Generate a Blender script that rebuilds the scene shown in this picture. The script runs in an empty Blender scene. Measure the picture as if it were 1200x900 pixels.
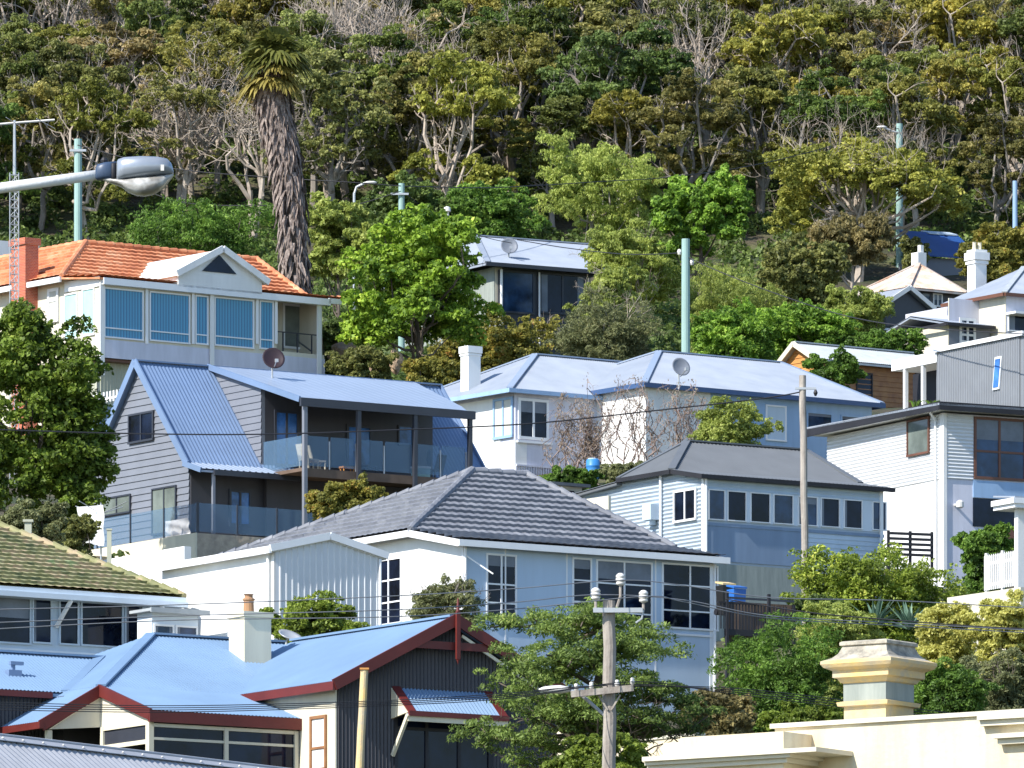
import bpy, math, random
import numpy as np
from mathutils import Vector, Matrix
R = math.radians
random.seed(7); rng = np.random.default_rng(7)
sc = bpy.context.scene
COL = sc.collection
# ------------------------------------------------------------------ camera, light
F = 12000.0; YH = 1900.0; CX = 600.0       # focal length and eye level in pixels of the 1200 x 900 photograph
cam = bpy.data.cameras.new('camera'); co = bpy.data.objects.new('camera', cam); COL.objects.link(co)
co.location = (0, 0, 0); co.rotation_euler = (R(90), 0, 0)
cam.sensor_width = 36; cam.lens = F/1200*36; cam.shift_y = (YH-450)/1200; cam.clip_start = 1; cam.clip_end = 5000
sc.camera = co
SUN_EL = 41; SUN_AZ = 231
w = bpy.data.worlds.new('World'); sc.world = w; w.use_nodes = True
nt = w.node_tree; sky = nt.nodes.new('ShaderNodeTexSky'); sky.sky_type = 'NISHITA'; sky.sun_disc = False
sky.sun_elevation = R(SUN_EL); sky.sun_rotation = R(SUN_AZ); sky.air_density = 1.0; sky.dust_density = .25; sky.ozone_density = 3.5
bg = nt.nodes['Background']; bg.inputs[1].default_value = 0.15
nt.links.new(sky.outputs[0], bg.inputs[0])
sl = bpy.data.lights.new('sun', 'SUN'); sl.energy = 4.7; sl.angle = R(.5); sl.color = (1, .945, .86)
so = bpy.data.objects.new('sun', sl); COL.objects.link(so)
sd = Vector((math.sin(R(SUN_AZ))*math.cos(R(SUN_EL)), math.cos(R(SUN_AZ))*math.cos(R(SUN_EL)), math.sin(R(SUN_EL))))
so.rotation_euler = sd.to_track_quat('Z', 'Y').to_euler()
sc.view_settings.view_transform = 'Standard'; sc.view_settings.look = 'None'
sc.view_settings.exposure = 0.7; sc.view_settings.gamma = 1
sc.render.engine = 'CYCLES'
# ------------------------------------------------------------------ materials
def newmat(name):
    m = bpy.data.materials.new(name); m.use_nodes = True
    return m, m.node_tree.nodes, m.node_tree.links, m.node_tree.nodes['Principled BSDF']
def mat(name, c, rough=.7, metal=0., var=.12, vs=1.2, bump=0., bs=30., c2=None, spec=.4, streak=False):
    m, n, l, p = newmat(name)
    p.inputs['Roughness'].default_value = rough; p.inputs['Metallic'].default_value = metal
    p.inputs['Specular IOR Level'].default_value = spec
    tc = n.new('ShaderNodeTexCoord'); src = tc.outputs['Object']
    if streak:
        mp = n.new('ShaderNodeMapping'); mp.inputs['Scale'].default_value = (2.2, 2.2, .3)
        l.new(src, mp.inputs[0]); src = mp.outputs[0]
    nz = n.new('ShaderNodeTexNoise'); nz.inputs['Scale'].default_value = vs; nz.inputs['Detail'].default_value = 6
    nz.inputs['Roughness'].default_value = .65
    l.new(src, nz.inputs['Vector'])
    r = n.new('ShaderNodeValToRGB'); l.new(nz.outputs[0], r.inputs[0])
    if c2 is None: c2 = tuple(x*(1-2*var) for x in c)
    r.color_ramp.elements[0].position = .32; r.color_ramp.elements[1].position = .68
    r.color_ramp.elements[0].color = (*c2, 1); r.color_ramp.elements[1].color = (*c, 1)
    l.new(r.outputs[0], p.inputs['Base Color'])
    if bump:
        nb = n.new('ShaderNodeTexNoise'); nb.inputs['Scale'].default_value = bs; nb.inputs['Detail'].default_value = 4
        l.new(tc.outputs['Object'], nb.inputs['Vector'])
        b = n.new('ShaderNodeBump'); b.inputs['Strength'].default_value = .7; b.inputs['Distance'].default_value = bump
        l.new(nb.outputs[0], b.inputs['Height']); l.new(b.outputs[0], p.inputs['Normal'])
    return m
def tilemat(name, cols, rough=.75, scale=(3.3, 3.0, 3.0)):
    # one colour per tile: cells plus large lichen / weather patches
    m, n, l, p = newmat(name); p.inputs['Roughness'].default_value = rough
    tc = n.new('ShaderNodeTexCoord'); mp = n.new('ShaderNodeMapping'); mp.inputs['Scale'].default_value = scale
    l.new(tc.outputs['Object'], mp.inputs[0])
    v = n.new('ShaderNodeTexVoronoi'); v.inputs['Scale'].default_value = 1; l.new(mp.outputs[0], v.inputs['Vector'])
    s = n.new('ShaderNodeSeparateColor'); l.new(v.outputs['Color'], s.inputs[0])
    nz = n.new('ShaderNodeTexNoise'); nz.inputs['Scale'].default_value = .9; nz.inputs['Detail'].default_value = 7
    l.new(tc.outputs['Object'], nz.inputs['Vector'])
    a = n.new('ShaderNodeMath'); a.operation = 'MULTIPLY_ADD'; a.inputs[1].default_value = .45
    l.new(s.outputs[0], a.inputs[0])
    b = n.new('ShaderNodeMath'); b.operation = 'MULTIPLY_ADD'; b.inputs[1].default_value = 1.3; b.inputs[2].default_value = -.35
    l.new(nz.outputs[0], b.inputs[0]); l.new(b.outputs[0], a.inputs[2])
    r = n.new('ShaderNodeValToRGB'); e = r.color_ramp.elements
    for i, c in enumerate(cols):
        q = .15+.75*i/(len(cols)-1)
        if i < 2: e[i].position = q; e[i].color = (*c, 1)
        else: x = e.new(q); x.color = (*c, 1)
    l.new(a.outputs[0], r.inputs[0]); l.new(r.outputs[0], p.inputs['Base Color'])
    return m
def glassmat(name, c, rough=.04, spec=.9, metal=0., var=.5):
    m = mat(name, c, rough, metal, var, .7, spec=spec); return m
def leafmat(name, c1, c2, tr=.42, var=.45, c3=None):
    m, n, l, p = newmat(name); n.remove(p)
    g = n.new('ShaderNodeNewGeometry'); tc = n.new('ShaderNodeTexCoord'); oi = n.new('ShaderNodeObjectInfo')
    nz = n.new('ShaderNodeTexNoise'); nz.inputs['Scale'].default_value = .8; nz.inputs['Detail'].default_value = 3
    l.new(tc.outputs['Object'], nz.inputs['Vector'])
    ad = n.new('ShaderNodeMath'); ad.operation = 'MULTIPLY_ADD'; ad.inputs[1].default_value = .45
    l.new(g.outputs['Random Per Island'], ad.inputs[0])
    sb = n.new('ShaderNodeMath'); sb.operation = 'MULTIPLY_ADD'; sb.inputs[1].default_value = 1.5; sb.inputs[2].default_value = -.5
    l.new(nz.outputs[0], sb.inputs[0]); l.new(sb.outputs[0], ad.inputs[2])
    r = n.new('ShaderNodeValToRGB'); e = r.color_ramp.elements
    e[0].position = .1; e[0].color = (*c1, 1); e[1].position = .75; e[1].color = (*c2, 1)
    if c3: x = e.new(.95); x.color = (*c3, 1)
    l.new(ad.outputs[0], r.inputs[0])
    mx = n.new('ShaderNodeMix'); mx.data_type = 'RGBA'; mx.blend_type = 'MULTIPLY'; mx.inputs[0].default_value = 1
    l.new(r.outputs[0], mx.inputs[6]); l.new(oi.outputs['Color'], mx.inputs[7])
    d = n.new('ShaderNodeBsdfPrincipled'); d.inputs['Roughness'].default_value = .55; d.inputs['Specular IOR Level'].default_value = .35
    t = n.new('ShaderNodeBsdfTranslucent')
    l.new(mx.outputs[2], d.inputs['Base Color']); l.new(mx.outputs[2], t.inputs[0])
    ms = n.new('ShaderNodeMixShader'); ms.inputs[0].default_value = tr
    l.new(d.outputs[0], ms.inputs[1]); l.new(t.outputs[0], ms.inputs[2])
    l.new(ms.outputs[0], n['Material Output'].inputs[0])
    return m
M = {}
def defm(k, *a, **kw): M[k] = mat(k, *a, **kw)
defm('white', (.8, .8, .78), .6, var=.07, vs=.7, bump=.004, streak=True)
defm('whitetrim', (.8, .81, .82), .45, var=.03, streak=True)
defm('cream', (.72, .66, .5), .75, var=.08, streak=True)
defm('palecream', (.66, .62, .5), .75, var=.07, streak=True)
defm('limewash', (.74, .67, .5), .85, c2=(.56, .46, .31), vs=1.1, bump=.01, bs=14, streak=True)
defm('limeold', (.74, .52, .2), .85, c2=(.42, .38, .3), vs=3.5, bump=.01, bs=18)
defm('greengrey', (.32, .35, .32), .8, c2=(.22, .25, .23), vs=3, streak=True)
defm('mossy', (.55, .5, .4), .9, c2=(.16, .15, .13), vs=6, bump=.01)
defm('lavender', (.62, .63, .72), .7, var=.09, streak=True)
defm('paleblue', (.5, .6, .7), .65, var=.05, streak=True)
defm('whiteblue', (.66, .74, .82), .6, var=.05, vs=.5, streak=True)
defm('shadeblue', (.48, .6, .74), .6, var=.07, vs=.5, streak=True)  # white wall with the blue of skylit shade put into its colour
defm('skypaint', (.3, .45, .66), .6, var=.08, streak=True)
defm('navypaint', (.05, .1, .22), .5, var=.08)
defm('royalblue', (.025, .09, .3), .4)
defm('greyclad', (.19, .21, .25), .55, var=.08)
defm('greyclad2', (.19, .205, .24), .5, var=.06)
defm('claddingblue', (.4, .47, .54), .45, var=.05)
defm('claddingwhite', (.66, .68, .7), .4, var=.05)
defm('zinc', (.25, .265, .29), .4, var=.06, metal=.2)
defm('dark', (.022, .022, .028), .6, var=.2)
defm('darkmetal', (.04, .045, .06), .4, var=.1)
defm('charcoalclad', (.055, .055, .065), .5, var=.1, streak=True)
defm('bluesteel', (.17, .25, .4), .38, var=.08, vs=.5, streak=False)
defm('lightsteel', (.29, .35, .45), .3, var=.05, vs=.4)
defm('bluesteel2', (.18, .28, .42), .36, var=.08, vs=.5)
defm('palesteel', (.31, .345, .4), .4, vs=.8, c2=(.25, .285, .34))
defm('greysteel', (.13, .14, .15), .5, var=.07)
defm('oldsteel', (.42, .45, .47), .45, c2=(.33, .36, .38), vs=2)
defm('galv', (.4, .41, .44), .5, var=.1, vs=1.5)
defm('rusty', (.6, .57, .53), .6, c2=(.48, .3, .2), vs=1.3)
defm('redtrim', (.14, .022, .018), .5, var=.15)
defm('brownframe', (.16, .07, .045), .5)
defm('timber', (.34, .17, .07), .7, c2=(.22, .1, .05), vs=2.5)
defm('orangetimber', (.62, .3, .08), .7, c2=(.45, .2, .06), vs=2)
defm('polewood', (.42, .38, .33), .85, c2=(.2, .17, .15), vs=3, bump=.02, bs=9, streak=True)
defm('tealpole', (.3, .45, .42), .7, c2=(.24, .36, .33), vs=2, streak=True)
defm('steelpole', (.5, .52, .54), .4, metal=.4)
defm('ceramic', (.72, .7, .66), .25)
defm('lampshell', (.34, .38, .44), .3, metal=.3)
defm('dishgrey', (.2, .22, .26), .5)
defm('dishdark', (.035, .02, .025), .5)
defm('pot', (.42, .24, .13), .8)
defm('stonewall', (.5, .42, .32), .9, c2=(.3, .25, .2), vs=3, bump=.05, bs=5)
defm('rock', (.5, .36, .24), .9, c2=(.28, .2, .14), vs=2, bump=.08, bs=4)
defm('bluebin', (.03, .15, .5), .4)
defm('blackbin', (.02, .02, .02), .4)
defm('plasticblue', (.05, .25, .6), .45)
defm('cloth', (.8, .8, .8), .9)
defm('wire', (.03, .03, .035), .6)
defm('wirelight', (.3, .31, .33), .5, metal=.4)
defm('bark', (.16, .13, .1), .9, c2=(.07, .055, .045), vs=3, bump=.02, bs=8)
defm('palebark', (.46, .4, .34), .85, c2=(.26, .21, .17), vs=2, bump=.01, bs=8)
defm('greybark', (.3, .27, .24), .9, c2=(.15, .13, .115), vs=2)
defm('redbark', (.32, .26, .23), .9, c2=(.2, .14, .125), vs=2)
defm('palmskirt', (.36, .3, .26), .95, c2=(.09, .065, .06), vs=7)
defm('deadtan', (.42, .27, .14), .9, c2=(.25, .14, .08), vs=3)
defm('olivewall', (.42, .43, .34), .7, var=.06)
defm('bluewall', (.22, .3, .42), .7, var=.08, streak=True)
defm('deck', (.16, .11, .08), .8, var=.2)
defm('blinds', (.6, .6, .55), .8)
M['glass'] = glassmat('glass', (.009, .017, .045), .05, .22)
M['glassbluereflect'] = glassmat('glassbluereflect', (.025, .07, .17), .12, .4)  # blue reflection painted into the base colour of the panes
M['glassskyreflect'] = glassmat('glassskyreflect', (.08, .25, .68), .12, .4)  # bright sky reflection painted into the base colour of the panes
M['glassgreen'] = glassmat('glassgreen', (.2, .24, .22), var=.3)
M['cyanblind'] = mat('cyanblind', (.42, .66, .64), .5, var=.12)
defm('blinddim', (.16, .19, .24), .3, var=.2)
m, n, l, p = newmat('clearglass'); p.inputs['Base Color'].default_value = (.12, .22, .34, 1); p.inputs['Roughness'].default_value = .05
p.inputs['Alpha'].default_value = .35; p.inputs['Specular IOR Level'].default_value = .4; M['clearglass'] = m
# brick
m, n, l, p = newmat('brick'); tc = n.new('ShaderNodeTexCoord'); br = n.new('ShaderNodeTexBrick')
mp = n.new('ShaderNodeMapping'); mp.inputs['Rotation'].default_value = (R(90), 0, 0); l.new(tc.outputs['Object'], mp.inputs[0]); l.new(mp.outputs[0], br.inputs['Vector'])
br.inputs['Color1'].default_value = (.5, .13, .06, 1); br.inputs['Color2'].default_value = (.38, .09, .05, 1); br.inputs['Mortar'].default_value = (.5, .4, .33, 1)
br.inputs['Scale'].default_value = 4.2; br.inputs['Mortar Size'].default_value = .012; l.new(br.outputs[0], p.inputs['Base Color']); p.inputs['Roughness'].default_value = .9; M['brick'] = m
M['orangetile'] = tilemat('orangetile', [(.38, .13, .06), (.52, .19, .085), (.6, .25, .12), (.66, .36, .21)])
M['chartile'] = tilemat('chartile', [(.12, .13, .155), (.15, .16, .185), (.18, .19, .215), (.23, .24, .265)])
M['greentile'] = tilemat('greentile', [(.1, .12, .055), (.19, .19, .08), (.26, .25, .12), (.34, .26, .16), (.24, .3, .14)])
# ground
m, n, l, p = newmat('ground'); tc = n.new('ShaderNodeTexCoord'); nz = n.new('ShaderNodeTexNoise'); nz.inputs['Scale'].default_value = .25; nz.inputs['Detail'].default_value = 9
l.new(tc.outputs['Object'], nz.inputs['Vector']); r = n.new('ShaderNodeValToRGB'); l.new(nz.outputs[0], r.inputs[0]); e = r.color_ramp.elements
e[0].position = .38; e[0].color = (.03, .045, .015, 1); e[1].position = .62; e[1].color = (.09, .1, .035, 1); x = e.new(.5); x.color = (.07, .055, .035, 1)
l.new(r.outputs[0], p.inputs['Base Color']); p.inputs['Roughness'].default_value = .95
b = n.new('ShaderNodeBump'); b.inputs['Distance'].default_value = .3; nb = n.new('ShaderNodeTexNoise'); nb.inputs['Scale'].default_value = 3; nb.inputs['Detail'].default_value = 6
l.new(tc.outputs['Object'], nb.inputs['Vector']); l.new(nb.outputs[0], b.inputs['Height']); l.new(b.outputs[0], p.inputs['Normal']); M['ground'] = m
# foliage
L = {}
L['olive'] = leafmat('leaf_olive', (.07, .085, .026), (.3, .31, .09), c3=(.54, .52, .19))
L['gold'] = leafmat('leaf_gold', (.1, .115, .022), (.39, .38, .085), c3=(.64, .58, .18))
L['deep'] = leafmat('leaf_deep', (0.04, 0.07, 0.02), (0.188, 0.263, 0.0625), c3=(0.36, 0.456, 0.12))
L['rust'] = leafmat('leaf_rust', (0.1, 0.09, 0.035), (0.375, 0.312, 0.125), c3=(0.576, 0.456, 0.216))
L['bright'] = leafmat('leaf_bright', (0.05, 0.12, 0.018), (0.325, 0.52, 0.065), c3=(0.624, 0.78, 0.156))
L['glossy'] = leafmat('leaf_glossy', (0.05, 0.08, 0.012), (0.324, 0.419, 0.0607), c3=(0.675, 0.675, 0.162))
L['photinia'] = leafmat('leaf_photinia', (0.08, 0.1, 0.025), (0.38, 0.345, 0.069), c3=(0.598, 0.299, 0.092))
L['yellow'] = leafmat('leaf_yellow', (.34, .33, .07), (.7, .68, .2), c3=(.8, .78, .38))
L['greygreen'] = leafmat('leaf_greygreen', (0.1, 0.115, 0.05), (0.3, 0.32, 0.14), c3=(0.46, 0.44, 0.24))
L['feather'] = leafmat('leaf_feather', (0.12, 0.16, 0.03), (0.46, 0.529, 0.127), c3=(0.667, 0.667, 0.23))
L['pine'] = leafmat('leaf_pine', (0.0405, 0.0743, 0.0203), (0.264, 0.364, 0.081), c3=(0.486, 0.547, 0.142))
L['hedge'] = leafmat('leaf_hedge', (0.04, 0.085, 0.015), (0.203, 0.351, 0.054), c3=(0.378, 0.54, 0.0945))
L['twig'] = leafmat('leaf_vine', (.22, .16, .12), (.46, .38, .3), c3=(.46, .44, .24))
L['palm'] = leafmat('leaf_palm', (.06, .075, .018), (.2, .21, .045), c3=(.36, .3, .09))
L['palmgold'] = leafmat('leaf_palmgold', (.22, .19, .05), (.45, .37, .1))
# ------------------------------------------------------------------ geometry helpers
def V3(*a): return Vector(a)
class MB:
    def __init__(s): s.v = []; s.f = []
    def add(s, vs, fs):
        o = len(s.v); s.v += [tuple(x) for x in vs]; s.f += [tuple(i+o for i in f) for f in fs]; return s
    def box(s, x0, x1, y0, y1, z0, z1):
        if x0 > x1: x0, x1 = x1, x0
        if y0 > y1: y0, y1 = y1, y0
        if z0 > z1: z0, z1 = z1, z0
        vs = [(x, y, z) for z in (z0, z1) for x, y in ((x0, y0), (x1, y0), (x1, y1), (x0, y1))]
        return s.add(vs, [(3, 2, 1, 0), (4, 5, 6, 7), (0, 1, 5, 4), (1, 2, 6, 5), (2, 3, 7, 6), (3, 0, 4, 7)])
    def prism(s, pts, d):
        pts = [Vector(p) for p in pts]; d = Vector(d); n = len(pts)
        nrm = (pts[1]-pts[0]).cross(pts[2]-pts[0])
        if nrm.dot(d) < 0: pts.reverse()
        vs = pts+[p+d for p in pts]
        return s.add(vs, [tuple(range(n-1, -1, -1)), tuple(range(n, 2*n))]+[(i, (i+1) % n, (i+1) % n+n, i+n) for i in range(n)])
    def tube(s, pts, r, n=6, cap=True):
        pts = [Vector(p) for p in pts]; rs = r if isinstance(r, (list, tuple)) else [r]*len(pts)
        vs = []; up = None
        for i, p in enumerate(pts):
            t = (pts[min(i+1, len(pts)-1)]-pts[max(i-1, 0)]).normalized()
            a = t.cross(Vector((0, 0, 1)) if abs(t.z) < .95 else Vector((0, 1, 0))).normalized() if up is None else (up-t*up.dot(t)).normalized()
            up = a; b = t.cross(a)
            for k in range(n):
                q = 2*math.pi*k/n; vs.append(p+(a*math.cos(q)+b*math.sin(q))*rs[i])
        fs = []
        for i in range(len(pts)-1):
            for k in range(n):
                k2 = (k+1) % n; fs.append((i*n+k, i*n+k2, (i+1)*n+k2, (i+1)*n+k))
        if cap: fs.append(tuple(range(n-1, -1, -1))); fs.append(tuple((len(pts)-1)*n+k for k in range(n)))
        return s.add(vs, fs)
    def bar(s, p, q, w, h):
        p = Vector(p); q = Vector(q); t = (q-p).normalized()
        a = t.cross(Vector((0, 0, 1))); a = Vector((1, 0, 0)) if a.length < .05 else a.normalized()
        b = t.cross(a).normalized(); a = a*w/2; b = b*h/2
        vs = [x+i*a+j*b for x in (p, q) for i, j in ((-1, -1), (1, -1), (1, 1), (-1, 1))]
        return s.add(vs, [(0, 1, 2, 3), (7, 6, 5, 4), (0, 4, 5, 1), (1, 5, 6, 2), (2, 6, 7, 3), (3, 7, 4, 0)])
    def lathe(s, prof, n=16, c=(0, 0, 0)):
        c = Vector(c); vs = []
        for r, z in prof:
            for k in range(n): q = 2*math.pi*k/n; vs.append(c+Vector((r*math.cos(q), r*math.sin(q), z)))
        fs = [(i*n+k, i*n+(k+1) % n, (i+1)*n+(k+1) % n, (i+1)*n+k) for i in range(len(prof)-1) for k in range(n)]
        fs.append(tuple(range(n-1, -1, -1))); fs.append(tuple((len(prof)-1)*n+k for k in range(n)))
        return s.add(vs, fs)
    def sheet(s, poly, mode='v', pitch=.1, prof=None, amp=.012, hint=(-.1, -.1, 1), wave=None):
        """planar convex polygon clad in a profiled sheet. mode v: ribs run down the slope, h: ribs run level.
        wave=(pitch, amp): tiles, a second profile across the first."""
        P = [Vector(p) for p in poly]; n = Vector((0, 0, 0))
        for i in range(1, len(P)-1): n += (P[i]-P[0]).cross(P[i+1]-P[0])
        n.normalize()
        if n.dot(Vector(hint)) < 0: n = -n
        z = Vector((0, 0, 1)); sl = (z-n*n.z).normalized(); h = sl.cross(n)
        A, Bx = (h, sl) if mode == 'v' else (sl, h)
        pa = [(p.dot(A), p.dot(Bx)) for p in P]; off = P[0].dot(n)
        if prof is None: prof = [(0, 0), (.25, 1), (.5, 0), (.75, -1)]
        def rng_(a):
            lo, hi = 1e9, -1e9
            for i in range(len(pa)):
                (a0, b0), (a1, b1) = pa[i], pa[(i+1) % len(pa)]
                if abs(a1-a0) < 1e-9:
                    if abs(a-a0) < 1e-6: lo = min(lo, b0, b1); hi = max(hi, b0, b1)
                    continue
                t = (a-a0)/(a1-a0)
                if -1e-6 <= t <= 1+1e-6: q = b0+(b1-b0)*t; lo = min(lo, q); hi = max(hi, q)
            return lo, hi
        a0 = min(q[0] for q in pa)+1e-5; a1 = max(q[0] for q in pa)-1e-5
        xs = [(a0, prof[0][1])]; k = 0
        while True:
            done = False
            for fr, o in prof:
                a = a0+(k+fr)*pitch
                if a >= a1: done = True; break
                if fr > 0 or k > 0: xs.append((a, o))
            if done: break
            k += 1
        xs.append((a1, prof[-1][1]))
        rows = []
        g0 = min(q[1] for q in pa); g1 = max(q[1] for q in pa)
        if wave:
            st = wave[0]/4; gn = int((g1-g0)/st)+2; grid = [(g0+i*st, (0, 1, 0, -1)[i % 4]*wave[1]) for i in range(gn)]
        for i, (a, o) in enumerate(xs):
            lo, hi = rng_(a)
            if lo > hi: continue
            if wave: rows.append([A*a+Bx*min(max(g, lo), hi)+n*(off+o*amp+wv) for g, wv in grid])
            else: rows.append([A*a+Bx*lo+n*(off+o*amp), A*a+Bx*hi+n*(off+o*amp)])
        vs = []; fs = []; m_ = len(rows[0])
        for r_ in rows: vs += r_
        flip = (A.cross(Bx)).dot(n) < 0
        for i in range(len(rows)-1):
            for j in range(m_-1):
                f = (i*m_+j, (i+1)*m_+j, (i+1)*m_+j+1, i*m_+j+1)
                if m_ > 2 and (vs[f[0]]-vs[f[3]]).length < 1e-3 and (vs[f[1]]-vs[f[2]]).length < 1e-3: continue
                fs.append(f[::-1] if flip else f)
        return s.add(vs, fs)
    def build(s, name, m, parent=None, smooth=False):
        me = bpy.data.meshes.new(name); me.from_pydata(s.v, [], s.f); me.materials.append(m if not isinstance(m, str) else M[m])
        if smooth: me.polygons.foreach_set('use_smooth', [True]*len(me.polygons))
        me.validate(); me.update()
        o = bpy.data.objects.new(name, me); COL.objects.link(o)
        if parent: o.parent = parent
        return o
LAP = [(0, 1), (.985, .05)]
TRIM = [(0, 0), (.6, 0), (.7, 1), (.9, 1), (1, 0)]
TILE = [(0, 1), (.97, 0)]
def ray(px, py): return Vector(((px-CX)/F, 1, (YH-py)/F))
def at(px, py, D): return ray(px, py)*D
def tag(o, label=None, cat=None, group=None, kind=None):
    for k, v in (('label', label), ('category', cat), ('group', group), ('kind', kind)):
        if v: o[k] = v
    return o
def thing(name, label, cat, loc, rot=0, group=None):
    o = bpy.data.objects.new(name, None); COL.objects.link(o); o.empty_display_size = .5
    o.location = loc; o.rotation_euler = (0, 0, rot); return tag(o, label, cat, group)
TP = [(-50, -2), (40, -1.7), (60, 1.5), (100, 6), (150, 10.5), (200, 16), (235, 19.), (260, 21.5), (285, 24), (300, 26.2), (325, 31), (343, 34.2), (353, 36.6), (365, 39.5), (385, 44.3),
      (400, 47.5), (430, 52.2), (460, 58), (480, 63.8), (530, 83), (640, 125), (800, 165), (1200, 190)]
TX = [a for a, b in TP]; TZ = [b for a, b in TP]
def ground(x, y):
    return float(np.interp(y, TX, TZ))+.25*math.sin(x*.21+y*.05)+.15*math.sin(x*.53-y*.3)
def Dg(py):
    for D in np.arange(200, 620, .5):
        if YH-np.interp(D, TX, TZ)/D*F <= py: return float(D)
    return 540.
WR = random.Random(4)
class House:
    def __init__(s, name, label, px, D, beta, pyb, cat='house'):
        s.C = at(px, 0, D); s.b = R(beta); s.z0 = (YH-pyb)/F*D
        s.df = Vector((math.cos(s.b), math.sin(s.b), 0)); s.dv = Vector((-math.sin(s.b), math.cos(s.b), 0))
        s.r = thing(name, label, cat, (s.C.x, s.C.y, s.z0), s.b)
    def U(s, px, v=0):
        t = (px-CX)/F; return (t*(s.C.y+v*s.dv.y)-(s.C.x+v*s.dv.x))/(s.df.x-t*s.df.y)
    def V(s, px, u=0):
        t = (px-CX)/F; return (t*(s.C.y+u*s.df.y)-(s.C.x+u*s.df.x))/(s.dv.x-t*s.dv.y)
    def z(s, py, u, v): return (YH-py)/F*(s.C.y+u*s.df.y+v*s.dv.y)-s.z0
    def Zv(s, px, py, v=0): return s.z(py, s.U(px, v), v)
    def Zu(s, px, py, u=0): return s.z(py, u, s.V(px, u))
    def p(s, name, mb, m, parent=None, smooth=False): return mb.build(name, m, parent or s.r, smooth)
    def W(s, u, v, z): return Vector((s.C.x, s.C.y, s.z0))+s.df*u+s.dv*v+Vector((0, 0, z))
    def win(s, px0, px1, pt, pb, face='f', off=0, nx=1, ny=None, fm='whitetrim', gm='glass', name='window', fw=.055, pr=.05, xs=None, cols=None):
        """window on the front plane v=off or on the left plane u=off, edges given where they stand on that plane"""
        if face == 'f': a0, a1 = s.U(px0, off), s.U(px1, off); z1, z0 = s.Zv(px0, pt, off), s.Zv(px0, pb, off)
        else: a0, a1 = s.V(px0, off), s.V(px1, off); z1, z0 = s.Zu(px0, pt, off), s.Zu(px0, pb, off)
        def bx(m_, a, b, c, d, o0, o1):
            if face == 'f': m_.box(a, b, off-o1, off-o0, c, d)
            else: m_.box(off-o1, off-o0, a, b, c, d)
        if a0 > a1: a0, a1 = a1, a0
        m_ = MB()
        bx(m_, a0, a1, z0, z0+fw, 0, pr+.02); bx(m_, a0, a1, z1-fw, z1, 0, pr)
        bx(m_, a0, a0+fw, z0+fw, z1-fw, 0, pr); bx(m_, a1-fw, a1, z0+fw, z1-fw, 0, pr)
        for k in range(1, nx):
            a = a0+(a1-a0)*k/nx; bx(m_, a-fw*.45, a+fw*.45, z0+fw, z1-fw, 0, pr-.004)
        for q in (ny or []):
            zq = z1+(z0-z1)*q; bx(m_, a0+fw, a1-fw, zq-fw*.4, zq+fw*.4, 0, pr-.008)
        w_ = s.p(name, m_, fm)
        g = MB(); bx(g, a0+fw, a1-fw, z0+fw, z1-fw, 0, .014); s.p('pane', g, gm, w_)
        if gm in ('glass', 'glassbluereflect') and fm != 'dark' and name == 'window':
            q = WR.random(); bl = MB()
            if q < .4: h_ = (z1-z0)*WR.uniform(.15, .5); bx(bl, a0+fw, a1-fw, z1-h_, z1-fw, .015, .018)
            elif q < .75:
                for e0 in (a0+fw, a1-fw-(a1-a0)*.14): bx(bl, e0, e0+(a1-a0)*.14, z0+fw, z1-fw, .015, .018) if e0 == a0+fw or q < .55 else None
            if bl.v and q < .4: s.p('blind', bl, 'blinddim', w_)
            elif bl.v: s.p('curtain', bl, 'blinddim', w_)
        return w_
    def slab(s, poly, t=.07, drop=.02):
        mb = MB(); mb.prism([Vector(p)-Vector((0, 0, drop)) for p in poly], (0, 0, -t)); return mb
    def roof(s, polys, kind, m, caps=(), pitch=.1, amp=.012, name='roof', tile=(.45, .3), capr=.07, parent=None, capm=None):
        mb = MB()
        for poly in polys:
            if kind == 'tile': mb.sheet(poly, 'h', tile[0], TILE, .08, wave=(tile[1], .012))
            elif kind == 'corr': mb.sheet(poly, 'v', pitch, None, amp)
            elif kind == 'trim': mb.sheet(poly, 'v', pitch, TRIM, amp)
            mb.prism([Vector(p)-Vector((0, 0, .05)) for p in poly], (0, 0, -.07))
        r_ = s.p(name, mb, m, parent)
        if caps:
            c = MB()
            for a, b in caps:
                a = Vector(a); b = Vector(b)
                if kind == 'tile':
                    n_ = max(2, int((b-a).length/.42)); d = (b-a)/n_
                    for k in range(n_): c.tube([a+d*k+V3(0, 0, .02), a+d*(k+1.06)+V3(0, 0, .045)], [.1, .12], 8)
                else: c.bar(a+V3(0, 0, .02), b+V3(0, 0, .02), .24, .05)
            s.p('ridge_cap', c, capm or m, r_)
        return r_
    def bhip(s, u0, u1, v0, z0, vh, zh, vr, zr, uA, uB, vb, kind, m, **kw):
        """hip roof whose front slope breaks to a shallower pitch between v0 and vh"""
        A = (uA, vr, zr); B_ = (uB, vr, zr); HL = (u0, vh, zh); HR = (u1, vh, zh); BL = (u0, vb, zh); BR = (u1, vb, zh)
        P = [[HL, HR, B_, A], [BL, HL, A], [HR, BR, B_], [BR, BL, A, B_]]
        if abs(v0-vh) > .01: P.insert(0, [(u0, v0, z0), (u1, v0, z0), HR, HL])
        return s.roof(P, kind, m, caps=[(A, B_), (HL, A), (HR, B_), (BL, A), (BR, B_)], **kw)
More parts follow.
